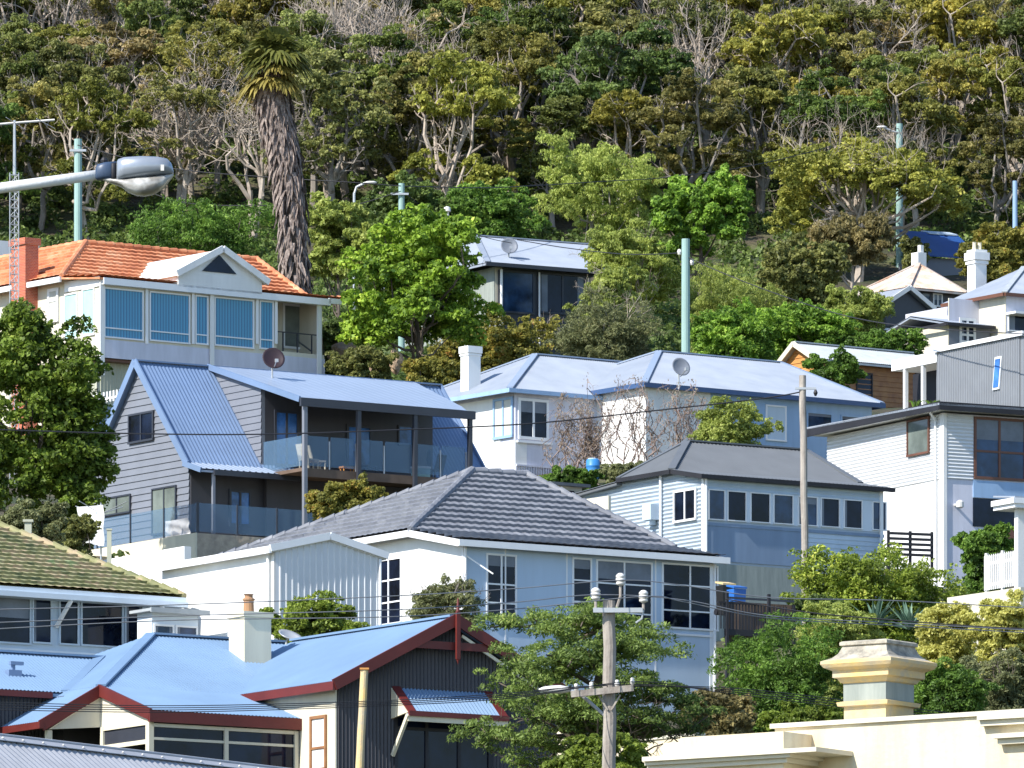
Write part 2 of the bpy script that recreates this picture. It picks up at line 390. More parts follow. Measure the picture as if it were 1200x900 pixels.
# ------------------------------------------------------------------ ground sheet
def make_ground():
    xs = np.concatenate([np.linspace(-900, -80, 12), np.linspace(-72, 72, 73), np.linspace(80, 900, 12)])
    ys = np.concatenate([np.linspace(-200, 60, 8), np.arange(70, 620, 4.), np.linspace(640, 1600, 20)])
    vs = [(x, y, ground(x, y)) for y in ys for x in xs]; nx = len(xs)
    fs = [(j*nx+i, j*nx+i+1, (j+1)*nx+i+1, (j+1)*nx+i) for j in range(len(ys)-1) for i in range(nx-1)]
    mb = MB(); mb.add(vs, fs); o = mb.build('hillside_ground', 'ground', smooth=True); o['kind'] = 'structure'
make_ground()
def prof(mb, u0, u1, pts): return mb.prism([(u0, v, z) for v, z in pts], (u1-u0, 0, 0))
def fascia(h, u0, u1, v0, z0, vh, zh, vb, m='whitetrim', t=.18, name='fascia', d=.09):
    mb = MB(); mb.box(u0-d, u1+d, v0-d, v0, z0-t, z0-.01)
    if abs(vh-v0) > .01: mb.bar((u0-.03, v0, z0-t*.55), (u0-.03, vh, zh-t*.55), .06, t); mb.bar((u1+.03, v0, z0-t*.55), (u1+.03, vh, zh-t*.55), .06, t)
    mb.box(u0-d, u0, vh+.002, vb, zh-t, zh-.01); mb.box(u1, u1+d, vh+.002, vb, zh-t, zh-.01)
    return h.p(name, mb, m)
def pipe(h, u, v, z0, z1, m='whitetrim', r=.045): return h.p('downpipe', MB().tube([(u, v, z0), (u, v, z1)], r, 8), m)
def dish(label, px, py, D, r=.42, m='dishgrey', yaw=20, tilt=25, drop=.6):
    p = at(px, py, D); t = thing('satellite_dish', label, 'satellite dish', p-V3(0, 0, drop), R(yaw))
    mb = MB(); mb.lathe([(.02, -.02), (r*.5, .01), (r*.85, .05), (r, .09), (r*.98, .105), (r*.8, .07), (r*.5, .035), (.02, .005)], 24)
    rot = Matrix.Rotation(R(90-tilt), 4, 'X')
    mb.v = [tuple(rot @ Vector(v)+V3(0, 0, drop)) for v in mb.v]
    mb.build('reflector', m, t, True)
    mb = MB(); mb.tube([(0, .12, drop*.0-.25), (0, .12, drop-.1), (0, .03, drop)], .035, 6); mb.build('mount', 'steelpole', t)
    mb = MB(); mb.tube([(0, -.02, drop-r*.9), (0, -.5, drop-.12)], .018, 5); mb.box(-.05, .05, -.58, -.46, drop-.16, drop-.05); mb.build('feed_arm', 'steelpole', t)
    return t
# ================================================================== H5 charcoal tiled white house, centre
def house_centre():
    h = House('white_house', 'white two-storey house with charcoal tiled hip roof and row of dark windows, centre', 543, 300, 33, 720)
    ov = .3; u0 = -ov; v0 = -ov; z0 = h.Zv(543, 632, v0); vh = h.V(481, u0); zh = h.Zu(481, 621, u0)
    vr = 7.2; zr = h.Zv(553, 552.5, vr); uA = h.U(553, vr); uB = h.U(617, vr); u1 = h.U(851, v0); vb = 14.4
    h.bhip(u0, u1, v0, z0, vh, zh, vr, zr, uA, uB, vb, 'tile', 'chartile')
    mb = MB(); prof(mb, 0, u1-ov, [(0, -5), (0, z0-.06), (vh, zh-.08), (vb-ov, zh-.08), (vb-ov, -5)]); h.p('wall', mb, 'white')
    mb = MB(); mb.box(.02, u1-ov-.02, -.012, 0, -5, z0-.1); h.p('shade_blue_front', mb, 'shadeblue')  # thin sheet that paints blue shade onto the white front wall
    fascia(h, u0, u1, v0, z0, vh, zh, vb, 'whitetrim', .2)
    # wall sheet joints and cover strips
    mb = MB()
    for px in (592, 664, 768): u = h.U(px); h.p('cover_strip', MB().box(u-.025, u+.025, -.02, -.012, -4, z0-.1), 'whitetrim')
    zs = h.Zv(790, 742); mb.box(h.U(770), u1-ov, -.05, 0, zs-.06, zs); h.p('floor_trim', mb, 'whitetrim')
    for q in (-.03, u1-ov-.1): h.p('corner_trim', MB().box(q, q+.12, -.035, .05, -5, z0-.1), 'whitetrim')
    h.win(569, 605, 648, 726, nx=2, ny=[.46, .74], fw=.06)
    h.win(670, 693, 653, 716, ny=[.42, .82])
    h.win(698, 764, 655, 732, nx=2, ny=[.36, .8])
    h.win(775, 841, 659, 736, nx=2, ny=[.33, .72])
    h.win(441, 471.5, 657, 735, 'l', 0, nx=2, ny=[.33, .66], fm='whitetrim')
    pipe(h, .03, -.06, -4, z0-.2); pipe(h, u1-.25, -.06, -4, z0-.2)
    mb = MB(); z = h.Zv(545, 655); mb.bar((h.U(545), -.04, z+.1), (h.U(566), -.55, z-.45), .04, .04); h.p('flag_bracket', mb, 'white')
    return h
H5 = house_centre()
# ================================================================== carport with ribbed gable
def carport():
    h = House('garage', 'white garage with ribbed gable front and low pitched white roof, beside the charcoal tiled house', 321, 287, 33, 740, 'garage')
    us = h.U(445); um = h.U(384); z0 = h.Zv(321, 643); zp = h.Zv(384, 631); vb = h.V(190, 0)
    mb = MB(); mb.prism([(0, 0, -4), (us, 0, -4), (us, 0, z0), (um, 0, zp), (0, 0, z0)], (0, vb, 0)); h.p('wall', mb, 'white')
    mb = MB(); mb.sheet([(0.03, -.03, -4), (us-.03, -.03, -4), (us-.03, -.03, z0-.03), (um, -.03, zp-.03), (.03, -.03, z0-.03)], 'v', .2, TRIM, .03, (-.1, -1, 0)); h.p('ribbed_cladding', mb, 'claddingwhite')
    h.roof([[(-.15, -.1, z0), (um, -.1, zp+.05), (um, vb, zp+.05), (-.15, vb, z0)], [(um, -.1, zp+.05), (us+.15, -.1, z0), (us+.15, vb, z0), (um, vb, zp+.05)]], 'corr', 'white')
    mb = MB(); mb.bar((-.2, -.14, z0+.0), (um, -.14, zp+.06), .06, .2); mb.bar((um, -.14, zp+.06), (us+.2, -.14, z0), .06, .2); mb.box(-.24, -.16, -.14, vb, z0-.14, z0+.06); h.p('barge_board', mb, 'whitetrim')
    pipe(h, us-.05, -.1, -4, z0-.1); pipe(h, -.07, .2, -4, z0-.1, 'white')
carport()
# ================================================================== H2 A-frame
def aframe():
    h = House('steep_roofed_house', 'blue-grey house with steep A-shaped roof, lapboard gable and glass-railed balcony', 222.5, 350, 34, 624)
    z0 = h.Zu(221, 541); vr = h.V(164.8, 0); zr = h.Zu(164.8, 424, 0); vb = h.V(106.7, 0); zb = h.Zu(106.7, 562, 0); zf = z0
    sl = (zr-z0)/(vr+.1); uR = h.U(580, 0)-.2; o = -.22
    # steep roof: front slope, back slope with kick
    P = [[(o, -.15, z0-.1), (uR, -.15, z0-.1), (uR, vr, zr), (o, vr, zr)], [(o, vr, zr), (uR, vr, zr), (uR, vb, zb), (o, vb, zb)],
         [(o, vb, zb), (uR, vb, zb), (uR, vb+1.5, zb-.9), (o, vb+1.5, zb-.9)]]
    h.roof(P, 'corr', 'bluesteel', [((o, vr, zr+.02), (uR, vr, zr+.02))], pitch=.15, amp=.01)
    mb = MB(); prof(mb, 0, uR-.2, [(0, -1.5), (0, z0-.05), (vr, zr-.12), (vb, zb-.1), (vb, -1.5)]); h.p('wall', mb, 'greyclad')
    mb = MB(); mb.sheet([(-.02, 0, -1), (-.02, 0, z0-.1), (-.02, vr, zr-.15), (-.02, vb, zb-.1), (-.02, vb, -1)], 'h', .235, LAP, .035, (-1, 0, 0)); h.p('lapboard_cladding', mb, 'greyclad2')
    mb = MB(); mb.bar((o-.03, -.2, z0-.12), (o-.03, vr, zr+.0), .06, .26); mb.bar((o-.03, vr, zr), (o-.03, vb, zb), .06, .26); mb.bar((o-.03, vb, zb), (o-.03, vb+1.5, zb-.9), .06, .22)
    h.p('barge_board', mb, 'bluesteel')
    # right hand barge visible at far end
    mb = MB(); mb.bar((uR+.02, -.15, z0-.1), (uR+.02, vr, zr), .06, .2); h.p('barge_board', mb, 'bluesteel')
    h.win(151, 180.5, 486, 521, 'l', -.06, nx=2, fm='darkmetal', fw=.07)
    h.win(121, 153.5, 584, 606, 'l', -.06, nx=2, fm='darkmetal', gm='glassgreen')
    h.win(178.5, 207, 573, 628, 'l', -.06, nx=2, fm='darkmetal', gm='glassgreen', name='sliding_door')
    # wide low-pitched roof over the balcony
    uD = h.U(307, 0); vB = h.V(355, uD); vB = min(vB, -1.8); zq = h.Zv(355, 467, vB); uE = h.U(551, vB); uT = h.U(486, vr)
    up = MB()
    h.roof([[(uD-.15, vB-.1, zq), (uE, vB-.1, zq), (uT, vr, zr+.05), (uD-.15, vr, zr+.05)]], 'none', 'lightsteel', name='balcony_roof')
    mb = MB(); mb.sheet([(uD-.13, vB-.05, zq+.03), (uE-.05, vB-.05, zq+.03), (uT, vr, zr+.07), (uD-.13, vr, zr+.07)], 'v', .4, [(0, 0), (.9, 0), (.93, 1), (.97, 1), (1, 0)], .006)
    h.p('roof_sheeting', mb, 'lightsteel')
    mb = MB(); mb.box(uD-.2, uE+.1, vB-.2, vB-.1, zq-.28, zq+.0); h.p('gutter', mb, 'darkmetal')
    mb = MB(); mb.bar((uD-.2, vB-.1, zq-.04), (uD-.2, vr, zr+.02), .06, .2); h.p('barge_board', mb, 'bluesteel')
    # side cheek and upper back wall of the balcony, lined in dark boards
    zd = h.Zv(355, 548, vB)
    mb = MB(); mb.prism([(uD, 0, zd), (uD, 0, zq+(zr-zq)*(-vB)/(vr-vB)-.06), (uD, vr, zr-.05), (uD, vr, zd)], (.12, 0, 0)); h.p('cheek_wall', mb, 'greyclad')
    mb = MB(); mb.sheet([(uD-.02, 0, zd-.3), (uD-.02, 0, zq+(zr-zq)*(-vB)/(vr-vB)-.1), (uD-.02, vr, zr-.1), (uD-.02, vr, zd)], 'h', .235, LAP, .03, (-1, 0, 0)); h.p('lapboard_cladding', mb, 'greyclad2')
    uX = h.U(507, 0)
    mb = MB(); mb.box(uD+.12, uX, -.0, .15, zd, zq+.5); h.p('back_wall', mb, 'charcoalclad')
    h.win(321, 350, 480, 546, off=0, nx=2, fm='darkmetal', gm='glassskyreflect', name='glass_door', fw=.09)
    h.win(405.5, 435.5, 497, 548, off=0, nx=2, fm='darkmetal', gm='glassskyreflect', name='glass_door', fw=.09)
    h.win(466, 484, 498, 522, off=0, fm='darkmetal', gm='glassskyreflect')
    # balcony deck, posts, balustrade
    mb = MB(); mb.box(uD-.05, uE-.1, vB, -.01, zd-.12, zd); mb.box(uD-.05, uE-.1, vB-.05, vB-.001, zd-.3, zd-.02); h.p('balcony_deck', mb, 'deck')
    mb = MB(); mb.box(uD, uE-.2, -.3, -.15, -1.5, zd-.13); h.p('lower_wall', mb, 'charcoalclad')
    for px in (355.5, 418.5, 484.5, 549):
        u = h.U(px, vB); lo = -1 if px < 360 else zd-1.0
        h.p('post', MB().box(u-.07, u+.07, vB-.16, vB-.02, lo, zq-.1), 'greyclad2' if px < 360 else 'darkmetal')
    gt = h.Zv(355, 510, vB); mb = MB(); us = [h.U(x, vB) for x in (357, 386, 417, 450, 484, 516, 546)]
    for a, b in zip(us, us[1:]): mb.box(a+.05, b-.05, vB-.01, vB+.01, zd+.08, gt)
    mb.box(uD+.0, uD+.02, vB+.1, -.1, zd+.08, gt); g = h.p('balcony_balustrade', mb, 'clearglass')
    mb = MB()
    for u in us: h.p('clamp', MB().box(u-.02, u+.02, vB-.02, vB+.02, zd, gt-.15), 'steelpole', g)
    mb = MB(); u = h.U(452, vB+.6); mb.lathe([(.12, 0), (.14, .03), (.05, .08)], 12, (h.U(452, vB+1), vB+1, zq+.1)); h.p('ceiling_light', mb, 'ceramic')
    # lower verandah roof
    v2 = -1.15; z2 = h.Zv(253, 550, v2); ur = h.U(351, v2)
    h.roof([[(-.25, v2, z2), (ur, v2, z2), (ur, .0, z0-.02), (-.25, .0, z0-.02)]], 'trim', 'lightsteel', name='verandah_roof', pitch=.25, amp=.02)
    mb = MB(); mb.box(-.1+h.U(253, v2)-.0, ur, v2-.08, v2, z2-.2, z2-.02); h.p('gutter', mb, 'darkmetal')
    mb = MB(); mb.bar((-.28, v2, z2-.05), (-.28, 0, z0-.08), .05, .18); h.p('barge_board', mb, 'bluesteel')
    h.p('post', MB().box(h.U(251, v2)-.05, h.U(251, v2)+.05, v2, v2+.1, -.3, z2-.15), 'greyclad2')
    mb = MB(); mb.box(0.02, ur+1, -.05, 0, -1, z2+.1); h.p('front_wall', mb, 'charcoalclad')
    h.win(268, 294, 573, 616, off=-.05, nx=2, fm='darkmetal', gm='glassskyreflect', name='glass_door', fw=.09)
    mb = MB(); u = h.U(313.5, -.1); z = h.Zv(313.5, 572, -.1); mb.lathe([(.05, -.2), (.1, -.12), (.1, .1), (.03, .2)], 10, (u, -.18, z)); h.p('wall_lamp', mb, 'ceramic')
    # left lean-to verandah
    mb = MB(); v = vb+1.4; mb.box(-.1, .06, v-.15, v, -1.5, zb-.95); h.p('post', mb, 'whitetrim')
    mb = MB(); mb.box(.3, 3, vb, vb+.1, -1.5, zb-.1); h.p('side_wall', mb, 'dark')
    # terrace
    v3 = -2.35; u3 = h.U(231, v3); zt = h.Zv(231, 624.5, v3)
    mb = MB(); mb.box(u3, 6.5, v3, 0.02, -4, zt); mb.box(u3, .02, 0.02, 6.5, -4, zt-.003); h.p('terrace', mb, 'stonewall')
    mb = MB(); mb.box(u3-.05, u3, v3, 6.5, -4, zt+.01); h.p('terrace_render', mb, 'cream')
    gt = h.Zv(233, 589, v3); mb = MB(); um = 5.2
    for k in range(4): a = u3+.1+(um-u3)*k/4; mb.box(a, a+(um-u3)/4-.08, v3+.06, v3+.08, zt+.06, gt)
    for k in range(4): a = v3+.1+(6.3-v3)*k/4; mb.box(u3+.06, u3+.08, a, a+(6.3-v3)/4-.08, zt+.06, gt)
    g = h.p('terrace_balustrade', mb, 'clearglass')
    mb = MB()
    for k in range(5):
        a = u3+.06+(um-u3)*k/4; mb.box(a-.025, a+.025, v3+.04, v3+.1, zt, gt+.02)
        a = v3+.06+(6.3-v3)*k/4; mb.box(u3+.04, u3+.1, a-.025, a+.025, zt, gt+.02)
    h.p('balustrade_post', mb, 'darkmetal', g)
    return h, dict(zt=zt, u3=u3, v3=v3, zd=zd, vB=vB, uD=uD)
H2, A2 = aframe()
# ================================================================== H1 orange tiled house
def orange_house():
    h = House('cream_house', 'long cream house under orange terracotta tiles with blue blinds in its sunroom windows', 117.5, 385, 37, 418)
    v0 = -.25; uR = h.U(380); u1 = h.U(404, v0); z0 = h.Zv(402, 347, v0); zt = h.Zv(117.5, 325)
    u0 = -.4; vh = h.V(72, u0); zh = h.Zu(72, 323.5, u0); vr = 6.2; uA = h.U(100, vr); uB = h.U(301, vr); zr = h.Zv(100, 285, vr); vb = 18
    z0 = min(z0, zt)
    A = (uA, vr, zr); Bq = (uB, vr, zr); HL = (u0, vh, zh); HR = (u1, vh, zh); vq = vb
    h.roof([[(u0+.2, v0, z0+.02), (u1, v0, z0+.02), HR, HL], [HL, HR, Bq, A], [(u0, vq, zh), HL, A, (uA, vq, zr)], [HR, (u1, vr*2-vh, zh), Bq]], 'tile', 'orangetile',
           [(A, Bq), (HL, A), (HR, Bq), ((u1, v0, z0), HR), (A, (uA, vq, zr))])
    mb = MB(); uo = h.U(324); zs = h.Zv(324, 411)
    zq = h.z0; ztop = z0-.03
    mb.box(0, uo, 0, 1.9, 0, ztop); mb.box(uo, uR, 0, .12, 0, zs); mb.box(uo, uR, 1.5, 1.9, 0, ztop); mb.box(uR-.1, uR, .13, 1.5, 0, ztop)
    mb.box(0.02, uR, 1.901, 12, -3, zh-.05); h.p('wall', mb, 'palecream')
    mb = MB(); mb.box(-.03, uR+.0, -.04, -.0, -.02, h.Zv(122, 397)-.02); h.p('lower_panel', mb, 'lavender')
    mb = MB(); mb.box(-.03, uR+.1, -.3, -.0, ztop-.25, ztop); mb.box(-.06, -.001, -.0, vh+.3, ztop-.3, ztop+.08); h.p('fascia', mb, 'whitetrim')
    h.p('gutter', MB().box(uR+.02, u1, -.3, -.2, z0-.2, z0), 'whitetrim'); h.p('gutter', MB().box(u0-.1, u0, vh, 14, zh-.22, zh-.02), 'whitetrim')
    for a, b in ((121, 167.5), (174.5, 222), (228, 243.5), (250.5, 297), (303.5, 320)):
        s = (a-121)*.078
        wd = h.win(a, b, 336.5+s*1.08, 395.5+s*.95, ny=[.8], gm='bluewindow', pr=.06)
    mb = MB()
    for px in (171, 225.3, 300.3, 322.5): u = h.U(px); mb.box(u-.06, u+.06, -.08, -.041, h.Zv(px, 400)-.1, ztop-.2)
    h.p('mullion_cover', mb, 'whitetrim')
    for px, w_ in ((117.7, .1), (246.5, .09), (372, .1)): u = h.U(px); h.p('post', MB().box(u-w_, u+w_, -.14, -.085, -.7, ztop), 'white')
    h.win(76.5, 91.5, 345, 399, 'l', -.0, ny=[.8], gm='cyanblind'); h.win(97, 111.5, 339, 395, 'l', -.0, ny=[.8], gm='cyanblind')
    # corner verandah
    h.win(331, 361, 355, 408, off=1.5, nx=1, gm='glassgreen', fw=.09); mb = MB()
    zr1 = h.Zv(328, 388); mb.box(uo+.05, uR-.1, .02, .07, zr1-.04, zr1); mb.box(uo+.05, uR-.1, .02, .07, zr1-.85, zr1-.81)
    for q in (.15, .45, .75): a = uo+(uR-uo)*q; mb.box(a-.02, a+.02, .02, .07, zs, zr1)
    mb.bar((uo+(uR-uo)*.45, .045, zr1-.3), (uo+(uR-uo)*.75, .045, zs+.1), .04, .05); h.p('railing', mb, 'darkmetal')
    # lower storey
    mb = MB(); mb.box(.3, uR-.2, .6, 8, -9, -.01); h.p('lower_wall', mb, 'bluewall')
    mb = MB(); mb.sheet([(.27, .6, -1.75), (.27, .6, -.1), (.27, 6, -.1), (.27, 6, -1.75)], 'v', .15, TRIM, .02, (-1, 0, 0)); mb.sheet([(.3, .57, -1.75), (2.6, .57, -1.75), (2.6, .57, -.1), (.3, .57, -.1)], 'v', .15, TRIM, .02, (0, -1, 0)); h.p('ribbed_cladding', mb, 'olivewall')
    mb = MB(); mb.box(-.1, 3.4, .1, .59, -.12, -.03); mb.box(-.1, 0.26, .591, 7, -.12, -.03); h.p('eave', mb, 'brownframe')
    # dormer
    uL, uQ = h.U(209, -.3), h.U(307, -.3); um = h.U(258.7, -.3); ze = h.Zv(209, 320, -.3); za = h.Zv(258.7, 291, -.3); um = (uL+uQ)/2
    h.roof([[(uL-.15, -.45, ze), (um, -.45, za), (um, 4.6, za), (uL-.15, 4.6, ze)], [(um, -.45, za), (uQ+.15, -.45, ze), (uQ+.15, 4.6, ze), (um, 4.6, za)]], 'none', 'white', name='dormer_roof')
    mb = MB(); mb.prism([(uL, -.3, z0-.1), (uQ, -.3, z0-.1), (uQ, -.3, ze-.05), (um, -.3, za-.1), (uL, -.3, ze-.05)], (0, 4, 0)); g = h.p('dormer_wall', mb, 'white')
    mb = MB(); mb.bar((uL-.2, -.5, ze-.05), (um, -.5, za-.03), .08, .24); mb.bar((um, -.5, za-.03), (uQ+.2, -.5, ze-.05), .08, .24); h.p('barge_board', mb, 'white', g)
    mb = MB(); a, b = h.U(236.5, -.32), h.U(277, -.32); zb_ = h.Zv(236.5, 317.5, -.32); mb.prism([(a, -.32, zb_), (b, -.32, zb_), ((a+b)/2, -.32, zb_+(b-a)*.42)], (0, -.02, 0)); h.p('triangular_window', mb, 'glass', g)
    # chimney
    v = h.V(30, -.2); zc = h.Zu(30, 280, -.3); mb = MB(); mb.box(-.55, .05, v-.5, v+.45, -3, zc-.25); mb.box(-.62, .12, v-.57, v+.52, zc-.25, zc); h.p('chimney', mb, 'brick')
    h.win(56.5, 69, 339, 379, 'l', 0, ny=[.35], gm='blinds', fw=.12)
    return h
m = newmat('bluewindow'); mm, n, l, p = m
tc = n.new('ShaderNodeTexCoord'); sx = n.new('ShaderNodeSeparateXYZ'); l.new(tc.outputs['Object'], sx.inputs[0])
q = n.new('ShaderNodeMath'); q.operation = 'MULTIPLY'; q.inputs[1].default_value = 7.7; l.new(sx.outputs[0], q.inputs[0])
fr = n.new('ShaderNodeMath'); fr.operation = 'FRACT'; l.new(q.outputs[0], fr.inputs[0])
r = n.new('ShaderNodeValToRGB'); l.new(fr.outputs[0], r.inputs[0]); e = r.color_ramp.elements
e[0].position = 0; e[0].color = (.01, .06, .13, 1); e[1].position = .3; e[1].color = (.045, .22, .38, 1); x = e.new(.85); x.color = (.07, .31, .5, 1)
l.new(r.outputs[0], p.inputs['Base Color']); p.inputs['Roughness'].default_value = .3; M['bluewindow'] = mm
H1 = orange_house()
# ================================================================== H3 white cottage pair of hips
def cottage():
    h = House('white_cottage', 'white cottage with pale iron hip roofs, square white chimney and dry creeper', 604, 374, 36, 560)
    v0 = -.3; uo = h.U(700); vW = h.V(757, uo); u1 = h.U(700)+.4
    # wing one
    z0 = h.Zv(602, 455, v0); zr = h.Zv(627, 415.5, 3.6); uA = h.U(627, 3.6); uL = h.U(600, v0)-.1; vbk = 7.6
    A = (uA, 3.6, zr); Bq = (h.U(741, 3.6), 3.6, zr); E0 = (uL, v0, z0)
    h.roof([[E0, (uo+3, v0, z0), Bq, A], [(uL, vbk, z0), E0, A]], 'corr', 'palesteel', [(A, Bq), (E0, A), (A, (uL, vbk, z0))], capm='lightsteel')
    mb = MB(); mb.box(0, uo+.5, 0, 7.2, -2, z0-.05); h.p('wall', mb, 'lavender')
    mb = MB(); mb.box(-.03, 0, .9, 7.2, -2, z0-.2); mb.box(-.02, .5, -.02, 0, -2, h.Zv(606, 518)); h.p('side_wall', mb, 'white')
    fascia(h, uL, uo+.2, v0, z0, v0, z0, vbk, 'skypaint', .16)
    h.win(578.5, 601.5, 468, 516, 'l', -.03, nx=2, fm='skypaint', gm='blinds', fw=.1)
    h.win(607, 642.5, 466, 514, nx=2, fw=.1)
    mb = MB(); u = h.U(643); z = h.Zv(607, 516); mb.box(h.U(605), u+.1, -.12, -.0, z-.08, z); h.p('sill', mb, 'whitetrim')
    mb = MB(); z = h.Zv(604, 546); a = 0; b = h.U(676)
    mb.box(a, b, -.1, -.03, z, z+.06)
    for k in range(26): q = a+(b-a)*k/25; mb.box(q-.025, q+.025, -.08, -.05, z-.5, z)
    h.p('batten_skirt', mb, 'lavender')
    # chimney
    v = h.V(553, 0); v = 3.1; uc = h.U(549, v); zc = h.Zv(549, 405, v); mb = MB()
    mb.box(uc, uc+.55, v, v+.5, -1, zc-.35); mb.box(uc-.03, uc+.58, v-.03, v+.53, zc-.35, zc-.28); mb.box(uc-.05, uc+.6, v-.05, v+.55, zc-.25, zc); mb.box(uc, uc+.55, v, v+.5, zc-.3, zc-.24); h.p('chimney', mb, 'white')
    # wing two, coming forward
    vw = vW; v2 = vw-.25; uw = h.U(757, vw); z2 = h.Zv(757, 448, v2); vr = vw+5.2; zr2 = h.Zv(772, 412, vr); uA = h.U(772, vr); uB = h.U(915, vr); uE = h.U(1034, v2); vb2 = vw+10.6
    uL2 = uw-.25; A = (uA, vr, zr2); Bq = (uB, vr, zr2); E0 = (uL2, v2, z2); E1 = (uE, v2, z2)
    h.roof([[E0, E1, Bq, A], [(uL2, vb2, z2), E0, A], [E1, (uE, vb2, z2), Bq], [(uE, vb2, z2), (uL2, vb2, z2), A, Bq]], 'corr', 'palesteel', [(A, Bq), (E0, A), (E1, Bq), (A, (uL2, vb2, z2))], capm='lightsteel')
    mb = MB(); mb.box(uw, uE-.3, vw, vb2-.3, -3, z2-.05); h.p('wall', mb, 'skypaint')
    mb = MB(); um = h.U(832, vw); mb.box(uw-.03, um, vw-.03, vw, -3, z2-.1); mb.box(uw-.03, uw, vw, vw+4.5, -3, z2-.1); h.p('rendered_wall', mb, 'white')
    fascia(h, uL2, uE, v2, z2, v2, z2, vb2, 'navypaint', .18)
    h.win(897, 921, 470+4, 516, off=vw, fm='whitetrim', gm='paleblue', fw=.06)
    h.win(945, 975, 482, 505, off=vw, fm='skypaint', gm='glassbluereflect'); h.win(985, 1015, 486, 508, off=vw, fm='skypaint', gm='glassbluereflect')
    return h
H3 = cottage()
# ================================================================== H6 corrugated sunroom house
def corrugated_house():
    h = House('corrugated_house', 'blue-grey corrugated house with dark grey roof and a long strip of sunroom windows', 825, 330, 33, 690)
    v0 = -.2; u0 = -.2; z0 = h.Zv(825, 555.5, v0); vh = h.V(787, u0); zh = h.Zu(787, 550, u0); vr = 4.6; uA = h.U(805, vr); uB = h.U(944, vr); zr = h.Zv(805, 517, vr); u1 = h.U(1045, v0)
    vb = h.V(724, u0)
    h.bhip(u0, u1, v0, z0, vh, zh, vr, zr, uA, uB, vb, 'corr', 'greysteel', pitch=.15, amp=.015)
    v2 = h.V(676, 0); zl = h.Zu(676, 580, 0)
    h.roof([[(-.25, vb, zh-.1), (6, vb, zh-.1), (6, v2, zl), (-.25, v2, zl)]], 'corr', 'greysteel', name='lean_to_roof')
    mb = MB(); prof(mb, 0, u1-.25, [(0, -3), (0, z0-.05), (vh, zh-.07), (vb, zh-.12), (v2, zl-.1), (v2, -3)]); h.p('wall', mb, 'claddingblue')
    zf = h.Zv(826, 612); zg = h.Zv(826, 656)
    mb = MB(); mb.sheet([(-.02, 0.05, -3), (-.02, 0.05, z0-.1), (-.02, vh, zh-.1), (-.02, vb, zh-.15), (-.02, v2, zl-.12), (-.02, v2, -3)], 'h', .13, None, .022, (-1, 0, 0)); h.p('corrugated_cladding', mb, 'claddingblue')
    mb = MB(); mb.sheet([(0.05, -.02, h.Zv(826, 573)), (u1-.3, -.02, h.Zv(826, 573)), (u1-.3, -.02, z0-.1), (.05, -.02, z0-.1)], 'h', .13, None, .018, (0, -1, 0))
    a = h.U(942); mb.sheet([(a, -.02, zg+.35), (u1-.3, -.02, zg+.35), (u1-.3, -.02, zf), (a, -.02, zf)], 'h', .15, LAP, .02, (0, -1, 0)); h.p('lapboard_cladding', mb, 'paleblue')
    mb = MB(); mb.box(0, u1-.2, -.06, 0, zf-.1, zf); mb.box(0, a, -.04, 0, zg-.02, zf-.1); h.p('panel', mb, 'bluewall')
    mb = MB(); mb.box(0, a+1.5, -.03, 0, -3, zg-.1); h.p('base_wall', mb, 'greengrey')
    mb = MB(); mb.box(-.06, .06, -.06, .06, -3, z0-.1); mb.box(u1-.36, u1-.24, -.07, .02, zg, z0-.1); h.p('corner_trim', mb, 'whitetrim')
    fascia(h, u0, u1, v0, z0, vh, zh, vb, 'dark', .14)
    W_ = [(829.5, 849, 'glassbluereflect'), (851.5, 874, 'glass'), (878.5, 902, 'glass'), (905.5, 929, 'glassbluereflect'), (934.5, 957.5, 'glassbluereflect'), (961, 983.5, 'glass'), (988, 1010, 'glass'), (1021.5, 1038, 'glassbluereflect')]
    for a_, b_, g in W_:
        s = (a_-829)*.075; h.win(a_, b_, 573+s, 609+s*.85, gm=g, pr=.06, fw=.035)
    z1 = h.Zv(829, 573.5); z2 = h.Zv(829, 609)
    mb = MB(); mb.box(.06, u1-.35, -.012, 0, z2-.01, z1+.01); h.p('window_surround', mb, 'whiteblue')
    h.win(790, 816.5, 575.5, 613.5, 'l', -.04, nx=2, fw=.07)
    pipe(h, -.1, h.V(777, 0), -3, zh-.1); pipe(h, .0, -.12, -3, z0-.1)
    mb = MB(); v = h.V(768, 0); z = h.Zu(768, 592, 0); mb.box(-.35, -.03, v-.25, v+.25, z-.5, z+.0); mb.box(-.3, -.05, v-.1, v+.1, z-.65, z-.5); h.p('meter_box', mb, 'paleblue')
    return h
H6 = corrugated_house()
